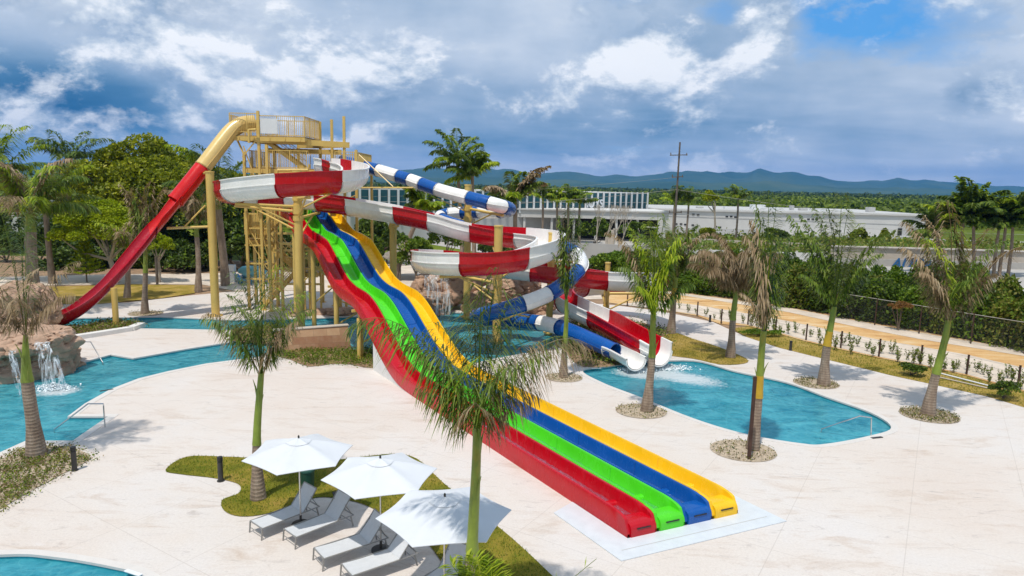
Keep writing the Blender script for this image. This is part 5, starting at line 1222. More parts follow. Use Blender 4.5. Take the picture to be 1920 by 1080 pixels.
palm((130, 500), (130, 300), 'dark palm showing above the trees at far left', gen(RG, 15, 4.2, (5, 60), (60, 100), 34, 1.1, .032, .8, .3, (0,)), cs=.9, r=(.3, .22, .18), seed=16, Yd=84)
palm((-20, 540), (-12, 330), 'lime-fronded palm cut by the left picture edge', gen(RG, 16, 4.6, (10, 75), (60, 110), 40, 1.1, .028, .9, .3, (1, 0)), cs=.9, r=(.35, .25, .2), seed=17, Yd=62)
palm((240, 560), (238, 470), 'small palm standing behind the crimson slide', gen(RG, 10, 2.6, (30, 75), (70, 110), 30, .8, .022, 1.0, .4, (1, 2)), cs=.8, r=(.3, .2, .15), seed=18, Yd=56)
palm((866, 520), (858, 302), 'tall coconut palm standing against the sky behind the blue tube', gen(RG, 15, 5.2, (-5, 75), (50, 100), 36, 1.2, .075, .8, .25, (0, 0, 1)), cs=1.0, r=(.3, .2, .2), seed=19, Yd=92, bulge=False)
palm((888, 520), (886, 330), 'second coconut palm right behind the tall one above the blue tube', gen(RG, 16, 4.6, (-5, 75), (50, 100), 36, 1.2, .075, .8, .25, (0, 1)), cs=1.0, r=(.3, .2, .2), seed=20, Yd=90, bulge=False)
palm((968, 470), (966, 372), 'bushy coconut palm behind the end of the upper blue tube', gen(RG, 16, 4.4, (0, 82), (45, 95), 40, 1.1, .055, .7, .25, (0, 1, 2)), cs=1.0, r=(.3, .2, .2), seed=21, Yd=74, bulge=False)
palm((740, 470), (790, 392), 'low palm showing between the blue tube and the red flume', gen(RG, 14, 3.0, (10, 80), (50, 95), 34, .9, .055, .7, .25, (0, 1)), cs=1.0, r=(.3, .2, .2), seed=22, Yd=70, bulge=False)
for i, (px, py, lab) in enumerate(((1018, 372, 'leftmost royal palm before the canopy building'), (1045, 378, 'second royal palm from the left before the canopy'), (1066, 378, 'third royal palm before the canopy, close to the second'), (1087, 382, 'fourth royal palm before the canopy building'))):
    palm((px - 1, 440), (px, py), lab, gen(RG, 13, 2.8, (10, 75), (60, 110), 20, 1.0, .07, .8, .3, (1, 0) if i % 2 else (0, 1, 1)), cs=.86, r=(.26, .20, .15), group='royal palms before the canopy building', seed=30 + i, Yd=122)
for i, (px, py, lab) in enumerate(((1265, 378, 'royal palm right of the utility pole before the long white building'), (1291, 378, 'second royal palm before the long white building'), (1384, 372, 'palm by the round tree before the long white building'))):
    palm((px - 3, 440), (px, py), lab, gen(RG, 12, 2.6, (10, 75), (60, 110), 20, 1.0, .07, .8, .3, (1, 0)), cs=.86, r=(.24, .18, .15), seed=40 + i, Yd=128)
for i, (bx, px, py, L, lab) in enumerate(((1758, 1758, 432, 4.2, 'leftmost coconut palm of the group at right'), (1800, 1806, 415, 4.8, 'tallest coconut palm of the group at right'), (1824, 1826, 395, 5.0, 'coconut palm with raised fronds in the middle of the group at right'), (1862, 1874, 420, 4.4, 'coconut palm with a slanting trunk at right'), (1874, 1886, 412, 4.4, 'slim coconut palm second from the right edge'), (1890, 1900, 416, 4.6, 'coconut palm at the right picture edge'))):
    palm((bx, 520), (px, py), lab, gen(RG, 15, L, (-5, 85), (45, 95), 34, 1.15, .070, .7, .25, (0, 0, 1)), cs=1.0, r=(.22, .15, .15), seed=50 + i, Yd=86, bulge=False)
# palm below the frame whose top leaves reach in
palm((920, 1330), (918, 1212), 'palm below the picture, only its bright frond tips showing at the lower edge', [(150, 66, 1.35, 40, 46, .42, .012, .3, .0, 1), (120, 74, 1.3, 30, 46, .42, .012, .3, .0, 1), (172, 60, 1.2, 50, 46, .4, .012, .4, .1, 1), (60, 62, 1.0, 30, 40, .38, .012, .3, .0, 1), (10, 41, 1.95, 4, 3, .3, .007, .1, -.5, 1), (5, 38, 1.8, 4, 3, .3, .007, .1, -.7, 0), (2, 27, 2.6, 3, 2, .2, .007, .1, -.7, 0), (200, 60, 1.15, 60, 40, .4, .012, .4, .1, 1), (95, 76, 1.2, 30, 42, .4, .012, .3, .0, 1), (135, 70, 1.3, 34, 46, .42, .012, .3, .0, 1)], cs=.9, r=(.16, .12, .1), seed=60, Yd=9.2, bulge=False)
# dark metal post beside the leaning palm
q = MB(); b = G(1404, 861); t_ = Yp(1416, 706, b[1]); q.beam(b, t_, .11, .11)
tag(q.build('shower_post', 'rust_post'), 'dark square post standing against the leaning palm', 'post')

# ------------------------------------------------------------------ broadleaf trees and shrubs
def lobes(rng, c, rad, n, sub):
    out = []
    for i in range(n):
        d = rng.normal(0, 1, 3); d /= np.linalg.norm(d); d[2] = abs(d[2]) * 1.05 - .35
        out.append((np.array(c) + d * rad * rng.uniform(.55, 1.0), rad * sub * rng.uniform(.7, 1.3)))
    return out
def crownpts(rng, c, rad, nl, nleaf, sub=.38, fill=.15):
    lb = lobes(rng, c, np.array(rad), nl, sub); P = []
    k = rng.integers(0, nl, nleaf)
    d = rng.normal(0, 1, (nleaf, 3)); d /= np.linalg.norm(d, axis=1)[:, None]
    d[:, 2] = np.where(d[:, 2] < -.3, -d[:, 2], d[:, 2])
    rr = rng.uniform(.62, 1.06, nleaf) ** .6
    C = np.array([l[0] for l in lb]); R = np.array([l[1] for l in lb])
    return C[k] + d * R[k] * rr[:, None], lb
def tree(name, label, base, c, rad, nl, nleaf, lsize, mats, seed, trunk_r=.25, bark='bark', sub=.38, group=None, cat='tree', probs=None, forks=5, aspect=.55):
    rng = np.random.default_rng(seed); th = thing(name, tuple(base), label, cat, group)
    P, lb = crownpts(rng, c, rad, nl, nleaf, sub)
    leafcloud('crown', P, lsize, mats, rng, parent=th, probs=probs, aspect=aspect)
    q = MB(); b = np.array(base, float); cc = np.array(c, float); fork = b + (cc - b) * .35; fork[2] = b[2] + (cc[2] - rad[2] * .7 - b[2]) * .8
    q.tube([b, b * .5 + fork * .5 + [.1, 0, 0], fork], [trunk_r * 1.25, trunk_r, trunk_r * .85], 9)
    for i in rng.choice(len(lb), min(forks, len(lb)), replace=False):
        e = lb[i][0]; m_ = (fork + e) / 2 + rng.normal(0, .2, 3); q.tube([fork, m_, e], [trunk_r * .6, trunk_r * .4, trunk_r * .12], 6)
    q.build('trunk', bark, th, smooth=True); return th
def treepx(name, label, cx, ytop, ybot, hw, Yd, nl, nleaf, ls, mats, seed, basepx=None, depth=.8, **kw):
    t = Yp(cx, ytop, Yd); b = Yp(cx, ybot, Yd); rz = (t[2] - b[2]) / 2; rx = hw * Yd / F
    c = (t[0], Yd, b[2] + rz * .95); bx = Yp(basepx or cx, 500, Yd)[0]
    return tree(name, label, (bx, Yd, -.03), c, (rx * .86, rx * depth * .85, rz * .92), nl, nleaf, ls, mats, seed, **kw)
treepx('fig_tree', 'huge domed fig tree with yellow-green top behind the slides', 285, 222, 500, 195, 84, 120, 60000, .46, ['leaf_ficus'], 1, trunk_r=.8, sub=.19, forks=14)
treepx('fig_tree', 'darker broad tree joining the right flank of the domed fig tree', 385, 300, 500, 90, 80, 30, 11000, .46, ['leaf_dark', 'leaf_ficus'], 2, trunk_r=.5, sub=.3, probs=[.7, .3])
treepx('flame_tree', 'bright lime-leaved spreading tree before the domed fig tree', 183, 350, 498, 98, 64, 60, 34000, .24, ['leaf_lime'], 3, trunk_r=.25, bark='pale_bark', sub=.26, basepx=215, forks=12)
treepx('flame_tree', 'small lime-leaved tree behind the crimson slide', 296, 425, 490, 34, 65, 14, 4000, .22, ['leaf_lime'], 4, trunk_r=.14, bark='pale_bark', sub=.3)
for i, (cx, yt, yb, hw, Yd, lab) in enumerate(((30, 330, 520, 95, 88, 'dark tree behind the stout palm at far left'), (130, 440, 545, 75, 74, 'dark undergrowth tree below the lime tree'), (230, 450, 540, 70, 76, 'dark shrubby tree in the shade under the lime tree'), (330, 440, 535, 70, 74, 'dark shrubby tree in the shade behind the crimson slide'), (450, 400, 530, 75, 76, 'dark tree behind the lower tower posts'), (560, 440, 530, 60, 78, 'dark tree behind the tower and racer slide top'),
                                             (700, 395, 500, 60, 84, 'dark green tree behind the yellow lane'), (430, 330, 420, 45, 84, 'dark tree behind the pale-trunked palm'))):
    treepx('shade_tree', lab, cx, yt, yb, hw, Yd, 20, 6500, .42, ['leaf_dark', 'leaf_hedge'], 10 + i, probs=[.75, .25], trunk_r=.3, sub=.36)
treepx('round_tree', 'round lime-topped tree before the long white building', 1337, 350, 392, 17, 130, 10, 1500, .5, ['leaf_lime', 'leaf_ficus'], 31, trunk_r=.2, bark='pale_bark', sub=.45)
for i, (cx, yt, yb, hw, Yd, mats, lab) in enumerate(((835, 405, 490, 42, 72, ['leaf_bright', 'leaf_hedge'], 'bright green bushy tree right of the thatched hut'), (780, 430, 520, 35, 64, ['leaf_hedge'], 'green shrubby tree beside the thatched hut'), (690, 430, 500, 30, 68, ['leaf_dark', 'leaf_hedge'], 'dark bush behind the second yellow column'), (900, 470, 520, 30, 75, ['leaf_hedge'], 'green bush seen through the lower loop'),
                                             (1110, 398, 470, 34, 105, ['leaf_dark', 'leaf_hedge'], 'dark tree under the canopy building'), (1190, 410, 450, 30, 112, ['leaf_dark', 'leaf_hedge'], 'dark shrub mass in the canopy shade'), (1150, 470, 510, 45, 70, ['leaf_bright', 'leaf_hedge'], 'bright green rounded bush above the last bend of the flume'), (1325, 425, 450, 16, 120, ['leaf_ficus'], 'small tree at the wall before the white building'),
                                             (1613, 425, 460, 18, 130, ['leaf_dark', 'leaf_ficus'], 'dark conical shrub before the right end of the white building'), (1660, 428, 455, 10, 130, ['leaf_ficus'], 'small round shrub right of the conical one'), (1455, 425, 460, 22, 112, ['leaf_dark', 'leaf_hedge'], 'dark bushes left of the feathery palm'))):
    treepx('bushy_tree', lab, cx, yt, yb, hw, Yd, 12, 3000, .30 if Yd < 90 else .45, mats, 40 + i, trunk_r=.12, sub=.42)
rng = np.random.default_rng(91)
for i, (cx, Yd, hh) in enumerate([(-40, 80, 5), (35, 78, 4.5), (95, 79, 5), (160, 80, 5.5), (220, 79, 5), (285, 80, 5.5), (345, 79, 5), (405, 80, 5.5), (465, 80, 5), (520, 81, 5), (585, 82, 5), (650, 84, 4.5), (715, 86, 4.5), (925, 90, 3.5), (975, 88, 3.5), (1030, 86, 3.0)]):  # dark foliage row added to stand for the near-black shade under the trees
    th = thing('shade_fill_bush', (XY(cx, Yd), Yd, 0), 'dark leafy bush added to fill the shade in the undergrowth behind the yard', 'bush', 'bushes added for the dark shade of the undergrowth behind the yard')
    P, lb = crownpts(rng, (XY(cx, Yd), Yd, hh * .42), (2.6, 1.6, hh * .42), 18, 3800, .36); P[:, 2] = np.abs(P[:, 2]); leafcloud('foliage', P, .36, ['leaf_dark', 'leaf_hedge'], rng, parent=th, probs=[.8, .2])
    q = MB(); [q.tube([(XY(cx, Yd), Yd, 0), tuple(l[0])], [.07, .02], 5) for l in lb[:5]]; q.build('stems', 'bark', th)
# bare tree before the canopy
th = thing('bare_tree', (XY(1125, 100), 100, 0), 'bare pale-limbed tree before the glass building', 'tree'); rng = np.random.default_rng(5); q = MB()
def limb(p, d, L, r, k):
    e = p + d * L; q.tube([p, (p + e) / 2 + rng.normal(0, .08, 3) * L * .4, e], [r, r * .8, r * .55], 5)
    if k > 0:
        for _ in range(3):
            dd = d + rng.normal(0, .38, 3); dd[2] = abs(dd[2]) + .25; dd /= np.linalg.norm(dd); limb(e, dd, L * .66, r * .55, k - 1)
for dx in (-1.2, 0, .9, 2.0): limb(np.array([XY(1125, 100) + dx, 100, 0.0]), np.array([dx * .08, 0, 1.0]), 3.0, .13, 4)
q.build('limbs', 'pale_bark', th)
# araucaria-like young conifer
th = thing('young_conifer', (XY(178, 64), 64, 0), 'small bright conifer with tiered flat branches under the lime tree', 'conifer'); q = MB(); bx = XY(178, 64)
q.tube([(bx, 64, 0), (bx, 64, 4.2)], [.08, .02], 6); q.build('trunk', 'bark', th)
rng = np.random.default_rng(9); P = []
for k in range(9):
    z = .9 + k * .38; R = 1.7 * (1 - k / 9.5)
    for j in range(8):
        a = j * .785 + k * .4
        for s in np.linspace(.1, 1, 26):
            for _ in range(4): P.append((bx + math.cos(a) * R * s + rng.normal(0, .07 + .05 * (1 - s)), 64 + math.sin(a) * R * s + rng.normal(0, .07), z + .25 * s * s + rng.normal(0, .03)))
leafcloud('crown', np.array(P), .17, ['leaf_lime'], rng, parent=th)
# hedge behind the sand track: shrub upon shrub
rng = np.random.default_rng(21)
hl = [(1135, 536, 478), (1200, 541, 478), (1271, 548, 470), (1371, 561, 474), (1480, 577, 480), (1565, 592, 498), (1723, 622, 505), (1920, 658, 515), (2100, 705, 540)]
protos = {}
def shrub_proto(kind, seed):
    r_ = np.random.default_rng(seed); mats = {'a': ['leaf_hedge', 'leaf_dark'], 'b': ['leaf_bright', 'leaf_hedge'], 'c': ['leaf_olive', 'leaf_hedge'], 'd': ['leaf_dark', 'leaf_hedge']}[kind]
    P, lb = crownpts(r_, (0, 0, 1.30), (1.15, .95, 1.30), 26, 4600, .40)
    low_ = r_.random(len(P)) < .30; P[low_, 2] = r_.uniform(.05, 1.3, low_.sum()); P[:, 2] = np.abs(P[:, 2] - .03) + .03; V, Fc = leafquads(P, .20, r_, .5, .5)
    me = npmesh('foliage', V, Fc, mats, r_.choice(2, len(P)))
    q = MB()
    for i in range(7):
        e = lb[i][0]; q.tube([(r_.normal(0, .15), r_.normal(0, .15), 0), (e[0] * .5, e[1] * .5, e[2] * .5), tuple(e)], [.05, .035, .012], 5)
    st_ = q.build('stems', 'pale_bark')
    d = (me.data, st_.data); bpy.data.objects.remove(me); bpy.data.objects.remove(st_); return d
for k in 'abcd':
    for s in (1, 2): protos[k + str(s)] = shrub_proto(k, ord(k) * 3 + s)
def put_shrub(key, x, y, s, sz, label, group, rz):
    th = _thing('hedge_shrub', (x, y, 0), label, 'shrub', group, rz); th.scale = (s, s, sz)
    for nm, me in zip(('foliage', 'stems'), protos[key]):
        o = bpy.data.objects.new(nm, me); COL.objects.link(o); o.parent = th
for row in range(3):
    x = 1120 + row * 14
    while x < 2080:
        yb = np.interp(x, [h[0] for h in hl], [h[1] for h in hl]); yt = np.interp(x, [h[0] for h in hl], [h[2] for h in hl])
        g = G(x, yb); Hh = Yp(x, yt, g[1])[2]
        sz = max(.6, Hh / 2.75) * rng.uniform(.75, 1.12); sx = rng.uniform(1.0, 1.45)
        d = 1.2 + row * 2.3 + rng.uniform(-.3, .5)
        key = rng.choice(['a', 'a', 'd', 'c', 'b', 'b'] if row == 0 else ['a', 'b', 'c', 'b', 'c']) + str(rng.integers(1, 3))
        if 1270 < x < 1370 and row == 0: key = 'b1'; sz *= .5
        put_shrub(key, g[0] + .35 * d, g[1] + d, sx, sz * (1 + .06 * row), 'leafy shrub in the dense green hedge behind the sand track', 'shrubs of the hedge behind the sand track', rng.uniform(0, 6.28))
        x += sx * 1.75 * F / g[1]
th = thing('rusty_shrub', (G(1690, 622)[0], G(1690, 622)[1] + .4, 0), 'orange-brown withered shrub in front of the dark hedge', 'shrub'); rng = np.random.default_rng(77)
c = Yp(1690, 575, G(1690, 622)[1] + .4); P, lb = crownpts(rng, c, (.8, .6, .45), 10, 1500, .45); leafcloud('foliage', P, .13, ['leaf_rust'], rng, parent=th)
q = MB(); [q.tube([(th.location.x, th.location.y, 0), tuple(l[0])], [.04, .012], 5) for l in lb[:5]]; q.build('stems', 'bark', th)
for i, (px, py, w_, h_, lab) in enumerate(((1708, 704, .95, .8, 'low dark green bush at the grass strip between two fence posts'), (1880, 748, 1.05, 1.0, 'bluish green bush at the right end of the grass strip'), (1430, 630, 1.9, .55, 'row of low bright green bushes along the fence by the bollard'))):
    c = G(px, py); rng = np.random.default_rng(80 + i); th = thing('low_bush', c, lab, 'bush')
    P, lb = crownpts(rng, (c[0], c[1], h_ * .5), (w_ * .75, .5, h_ * .42), 14, 2600, .42); P[:, 2] = np.maximum(P[:, 2], .03)
    leafcloud('foliage', P, .11, ['leaf_dark', 'leaf_hedge'] if i < 2 else ['leaf_bright', 'leaf_hedge'], rng, parent=th)
    q = MB(); [q.tube([(c[0], c[1], 0), tuple(l[0])], [.03, .01], 5) for l in lb[:5]]; q.build('stems', 'bark', th)

# ------------------------------------------------------------------ fences, saplings
fp = [(1176, 573), (1218, 578), (1260, 585), (1307, 592), (1352, 607), (1402, 609), (1454, 622), (1511, 638), (1576, 653), (1647.5, 669), (1725.5, 682), (1812, 702), (1908, 724), (2020, 752)]
fence = thing('post_fence', G(1511, 638), 'low fence of dark posts and wire along the sand track', 'fence')
for (x, y) in fp:
    b = G(x, y); q = MB(); q.tube([b, b + [.01, 0, 1.12]], .055, 8); q.tube([b + [.01, 0, 1.12], b + [.01, 0, 1.14]], .065, 8); q.build('post', 'rust_post', fence, smooth=True)
q = MB()
for zz in (.35, .7, 1.02):
    for a, b in zip(fp[:-1], fp[1:]): q.beam(G(*a) + [0, 0, zz], G(*b) + [0, 0, zz], .012)
q.build('wire', 'wire', fence)
# chain-link fence before the hedge
clf = thing('mesh_fence', G(1723, 622), 'tall wire mesh fence before the right part of the hedge', 'fence')
cp = [(1566, 596), (1640, 610), (1723, 626), (1820, 645), (1920, 664), (2060, 700)]
mm, t = newmat('mesh_net'); co = t.add('ShaderNodeTexCoord').outputs['Object']
wv = t.add('ShaderNodeTexWave', inp={'Vector': t.mapping(co, rot=(0, .785, .6)), 'Scale': 6.0}); wv2 = t.add('ShaderNodeTexWave', inp={'Vector': t.mapping(co, rot=(0, -.785, .6)), 'Scale': 6.0})
f = t.math('GREATER_THAN', t.math('MAXIMUM', wv.outputs['Fac'], wv2.outputs['Fac']), .93)
d = t.add('ShaderNodeBsdfPrincipled', inp={'Base Color': (.10, .11, .10, 1), 'Roughness': .6}); tr = t.add('ShaderNodeBsdfTransparent')
finish(t, t.add('ShaderNodeMixShader', inp={0: t.math('MULTIPLY', f, .30), 1: tr.outputs[0], 2: d.outputs[0]}).outputs[0])
for (x, y) in cp:
    b = G(x, y); q = MB(); q.tube([b, b + [0, 0, 2.1]], .04, 8); q.build('post', 'rust_post', clf)
q = MB()
for a, b in zip(cp[:-1], cp[1:]):
    a = G(*a); b = G(*b); q.add([a, b, b + [0, 0, 2.0], a + [0, 0, 2.0]], [(0, 1, 2, 3)])
q.build('netting', 'mesh_net', clf)
q = MB()
for a, b in zip(cp[:-1], cp[1:]): q.tube([G(*a) + [0, 0, 2.05], G(*b) + [0, 0, 2.05]], .022, 6)
q.build('top_rail', 'wire', clf)
def sap_proto(seed):
    r_ = np.random.default_rng(seed); P = []
    q = MB()
    for k in range(5):
        a = r_.uniform(0, 6.28); e = np.array([math.cos(a) * .22, math.sin(a) * .22, r_.uniform(.6, 1.0)]); q.tube([(0, 0, 0), tuple(e * .5), tuple(e)], [.012, .01, .004], 4)
        for j in range(20): s = r_.uniform(.3, 1.05); P.append(e * s + r_.normal(0, .05, 3))
    st_ = q.build('stems', 'bark'); V, Fc = leafquads(np.array(P), .15, r_, .5, .5); me = npmesh('foliage', V, Fc, ['leaf_bright', 'leaf_olive'], r_.choice(2, len(P)))
    d = (me.data, st_.data); bpy.data.objects.remove(me); bpy.data.objects.remove(st_); return d
saps = [sap_proto(i) for i in range(4)]
rng = np.random.default_rng(55); FX = [p[0] for p in fp]; FY = [p[1] for p in fp]
for x in np.arange(1190, 2000, 14.5):
    x = x + rng.uniform(-4, 4)
    for side_ in ((-1,) if x < 1380 else (-1, 1)):
        if side_ == 1 and rng.random() < .5: continue
        y = np.interp(x, FX, FY) + (side_ * 5 if side_ > 0 else -6) + rng.uniform(-4, 4); g = G(x, y)
        th = _thing('sapling', tuple(g), 'young leafy sapling planted along the post fence', 'sapling', 'saplings planted along the post fence', rng.uniform(0, 6.28)); s = rng.uniform(.45, .9); th.scale = (s * 1.0, s * 1.0, s * 1.05)
        for nm, me in zip(('foliage', 'stems'), saps[rng.integers(0, 4)]):
            o = bpy.data.objects.new(nm, me); COL.objects.link(o); o.parent = th
# pipes lying in the grass
q = MB(); q.tube([G(1752, 699) + [0, 0, .06], G(1860, 727) + [0, 0, .06]], .045, 6); tag(q.build('irrigation_pipe', 'white_metal'), 'pale pipe lying in the soil by the saplings', 'pipe')
q = MB(); q.tube([G(1760, 709) + [0, 0, .06], G(1852, 730) + [0, 0, .06]], .04, 6); tag(q.build('irrigation_pipe', 'tan_wall'), 'second pipe lying nearer along the grass strip', 'pipe')
# mounds of sand on the track
rng = np.random.default_rng(3); q = MB()
mp = []
# ------------------------------------------------------------------ walls and buildings beyond
def wallseg(name, label, pts, Yd, mat, thick=.25, cap=None, z0=-.03):
    th = thing(name, (Yp(pts[0][0], pts[0][1], Yd)[0], Yd, 0), label, 'wall'); q = MB()
    for (a, b) in zip(pts[:-1], pts[1:]):
        p = Yp(a[0], a[1], Yd); r_ = Yp(b[0], b[1], Yd)
        q.add([(p[0], Yd, z0), (r_[0], Yd, z0), (r_[0], Yd, r_[2]), (p[0], Yd, p[2]), (p[0], Yd + thick, z0), (r_[0], Yd + thick, z0), (r_[0], Yd + thick, r_[2]), (p[0], Yd + thick, p[2])], [(0, 1, 2, 3), (5, 4, 7, 6), (3, 2, 6, 7), (1, 5, 6, 2), (4, 0, 3, 7)])
    q.build('masonry', mat, th); return th
w1 = wallseg('boundary_wall', 'long pale boundary wall with blue graffiti letters at right', [(1560, 460), (1680, 463), (1800, 466), (1990, 472)], 97, 'tan_wall')
w2 = wallseg('boundary_wall', 'nearer low pale wall standing before the graffiti wall foot', [(1560, 484), (1700, 487), (1990, 495)], 94.5, 'road_concrete')
q = MB(); q.beam(Yp(1560, 461.5, 96.9), Yp(1990, 473.5, 96.9), .34, .14); q.build('coping', 'coping', w1)
w3 = wallseg('boundary_wall', 'beige wall behind the hedge between the utility pole and the feathery palm', [(1270, 445), (1400, 452), (1560, 458)], 118, 'tan_wall')
w4 = wallseg('boundary_wall', 'low white wall showing over the hedge behind the withered palm', [(1230, 467), (1380, 470), (1555, 476)], 92, 'building_white')
w5 = wallseg('boundary_wall', 'pale low wall behind the lower slide loop', [(1000, 452), (1100, 456), (1230, 462)], 94, 'road_concrete')
def text(body, name, loc, size, mat, parent=None, ext=.03, shear=0.0, rz=0.0):
    cu = bpy.data.curves.new(name, 'FONT'); cu.body = body; cu.size = size; cu.extrude = ext; cu.shear = shear; cu.align_x = 'CENTER'; cu.offset = .012 * size
    tmp = bpy.data.objects.new('tmp', cu); COL.objects.link(tmp)
    me = bpy.data.meshes.new_from_object(tmp.evaluated_get(bpy.context.evaluated_depsgraph_get())); bpy.data.objects.remove(tmp)
    me.materials.clear(); me.materials.append(MATS[mat]); o = bpy.data.objects.new(name, me); COL.objects.link(o)
    off = WORLDLOC.get(parent.name, Vector((0, 0, 0))) if parent else Vector((0, 0, 0))
    o.location = Vector(loc) - off; o.rotation_euler = (math.radians(90), 0, rz); o.parent = parent; return o
L1 = Yp(1708, 503.5, 94.4); text('AUCA', 'wall_lettering', L1, 2.05, 'sign_blue', w2, .04, .25)
# long white building
YBd = 150
def bx_px(q, x0, y0, x1, y1, Yd, depth, z0=None, mi=0):
    a = Yp(x0, y0, Yd); b = Yp(x1, y1, Yd); c_ = Yp(x1, y0, Yd)
    zt_ = Yp((x0 + x1) / 2, y0, Yd)[2]; zb = Yp((x0 + x1) / 2, y1, Yd)[2] if z0 is None else z0
    q.box(((a[0] + b[0]) / 2, Yd + depth / 2, (zt_ + zb) / 2), (abs(b[0] - a[0]), depth, zt_ - zb), mi)
wb = thing('warehouse', (XY(1460, YBd), YBd, 0), 'long low white flat-roofed building with a door opening at its right end', 'building')
def xz(px, Yd): return Yp(px, 540, Yd)[0]
q = MB(); x0, x1 = xz(1216, YBd), xz(1722, YBd); zt = Yp(1460, 397, YBd)[2]
q.box(((x0 + x1) / 2, YBd + 16, (zt - .6) / 2), (x1 - x0, 32, zt + .6)); q.build('wall', 'building_white', wb)
q = MB(); q.box(((x0 + x1) / 2, YBd + 15.9, zt - .1), (x1 - x0 + .5, 32.5, .34)); q.build('parapet', 'building_white', wb)
q = MB(); q.box(((x0 + x1) / 2, YBd + 16.2, zt + .12), (x1 - x0 - .3, 31, .12)); q.build('roof', 'building_grey', wb)
q = MB(); bx_px(q, 1686, 419, 1722, 444, YBd - .04, .3, 0.0); q.build('door_opening', 'building_grey', wb)
q = MB(); bx_px(q, 1684, 428, 1690, 446, YBd - .1, .3, 0.0); q.build('door', 'dark_interior', wb)
q = MB(); q.beam((xz(1230, YBd), YBd - .05, Yp(1230, 404, YBd)[2]), (xz(1680, YBd), YBd - .05, Yp(1680, 421, YBd)[2]), .05, .10); q.build('pipe', 'building_grey', wb)
q = MB(); q.box(((xz(1400, YBd) + xz(1686, YBd)) / 2, YBd - 1.3, .5), (xz(1686, YBd) - xz(1400, YBd), 2.4, .9)); q.build('loading_ledge', 'building_grey', wb)
q = MB(); q.box(((x0 + xz(1440, YBd)) / 2, YBd - .05, .8), (xz(1440, YBd) - x0, .1, 1.6)); q.build('plinth', 'building_grey', wb)
for k, (px, py) in enumerate(((1268, 420), (1277, 420), (1285, 421), (1299, 422), (1342, 425), (1350, 426), (1363, 406), (1371, 406), (1379, 407), (1300, 402), (1309, 403), (1516, 411), (1524, 411), (1531, 411), (1570, 433), (1575, 433))):
    q = MB(); p = Yp(px, py, YBd - .05); q.box((p[0], YBd - .05, p[2]), (.55, .1, .3)); q.build('vent', 'dark_interior', wb)
for k, (x, y, w_, h_) in enumerate(((1420, 391, 26, 9), (1484, 393, 5, 9), (1540, 398, 26, 4), (1631, 402, 13, 9), (1450, 394, 12, 4), (1505, 395, 14, 4), (1360, 389, 5, 4), (1312, 388, 12, 3), (1388, 391, 8, 4))):
    a = Yp(x, y, YBd + 8); q = MB(); q.box((a[0], YBd + 8, zt + .2 + h_ * .06), (w_ * .12, 1.5, h_ * .12)); q.build('roof_unit', 'building_grey' if k % 2 else 'white_metal', wb)
# canopy building
YC = 128
cb = thing('canopy_building', (XY(1110, YC), YC, 0), 'low building with a wide white canopy on slim columns over a dark front', 'building')
za, zb = Yp(1110, 396, YC)[2], Yp(1110, 410, YC)[2]
xa_, xb_ = xz(690, YC), xz(1246, YC)
q = MB(); q.box(((xa_ + xb_) / 2, YC + 7, (za + zb) / 2), (xb_ - xa_, 14, za - zb)); q.box(((xa_ + xb_) / 2, YC + 6.8, za + .12), (xb_ - xa_ + .3, 14.2, .24)); q.build('canopy', 'building_white', cb)
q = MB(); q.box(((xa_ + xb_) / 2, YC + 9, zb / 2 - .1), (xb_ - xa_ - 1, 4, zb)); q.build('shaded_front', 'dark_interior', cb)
for px in (740, 800, 860, 920, 980, 1031, 1072, 1113, 1151, 1190, 1240):
    q = MB(); q.box((xz(px, YC), YC + .5, zb / 2), (.42, .42, zb)); q.build('column', 'building_white', cb)
q = MB(); bx_px(q, 1150, 429, 1198, 432, YC - 14, .3); bx_px(q, 1145, 432, 1151, 455, YC - 14, .5, 0); bx_px(q, 1192, 432, 1198, 455, YC - 14, .5, 0); bx_px(q, 1136, 431, 1151, 455, YC - 13.8, .3, 0); q.build('portal_frame', 'tan_wall', cb)
q = MB(); q.beam(Yp(1180, 423, YC - 4), Yp(1232, 427, YC - 4), .2, .2); q.build('beam', 'building_white', cb)
# glass building: a long facade nearer at its left end
gb = thing('glass_building', (XY(1000, 140), 140, 0), 'long building with a teal glass front and white upright fins above the canopy', 'building')
pR = Yp(1214, 363, 150); pL = Yp(655, 353, 107); zR0 = Yp(1214, 396, 150)[2]; zL0 = Yp(655, 400, 107)[2]
zt_ = (pR[2] + pL[2]) / 2; zb_ = (zR0 + zL0) / 2
zt_ = Yp(1120, 360, 141)[2]; zb_ = 4.9
d = np.array([pR[0] - pL[0], 43.0]); Lg = np.linalg.norm(d); d = d / Lg; nn_ = np.array([-d[1], d[0]])
ang = math.atan2(d[1], d[0]); cen = (pL[:2] + pR[:2]) / 2
q = MB(); c3 = cen + nn_ * 8.2
q.box((c3[0], c3[1], zt_ / 2 - .2), (Lg - .2, 16, zt_), rz=ang); q.build('wall', 'building_grey', gb)
q = MB(); q.box((c3[0], c3[1], zt_ - .12), (Lg, 16.2, .16), rz=ang); q.build('roof', 'building_white', gb)
nf = 41
for k in range(nf + 1):
    p = pL[:2] + d * Lg * k / nf
    q = MB(); pp = p - nn_ * .14; q.box((pp[0], pp[1], (zt_ + .1 + zb_) / 2), (.30, .22, zt_ + .1 - zb_), rz=ang); q.build('fin', 'white_metal', gb)
    if k < nf:
        q = MB(); c4 = p + d * Lg * .5 / nf + nn_ * .15; q.box((c4[0], c4[1], (zt_ - .15 + zb_) / 2), (Lg / nf - .27, .1, zt_ - .25 - zb_), rz=ang); q.build('glass_pane', 'teal_glass', gb)
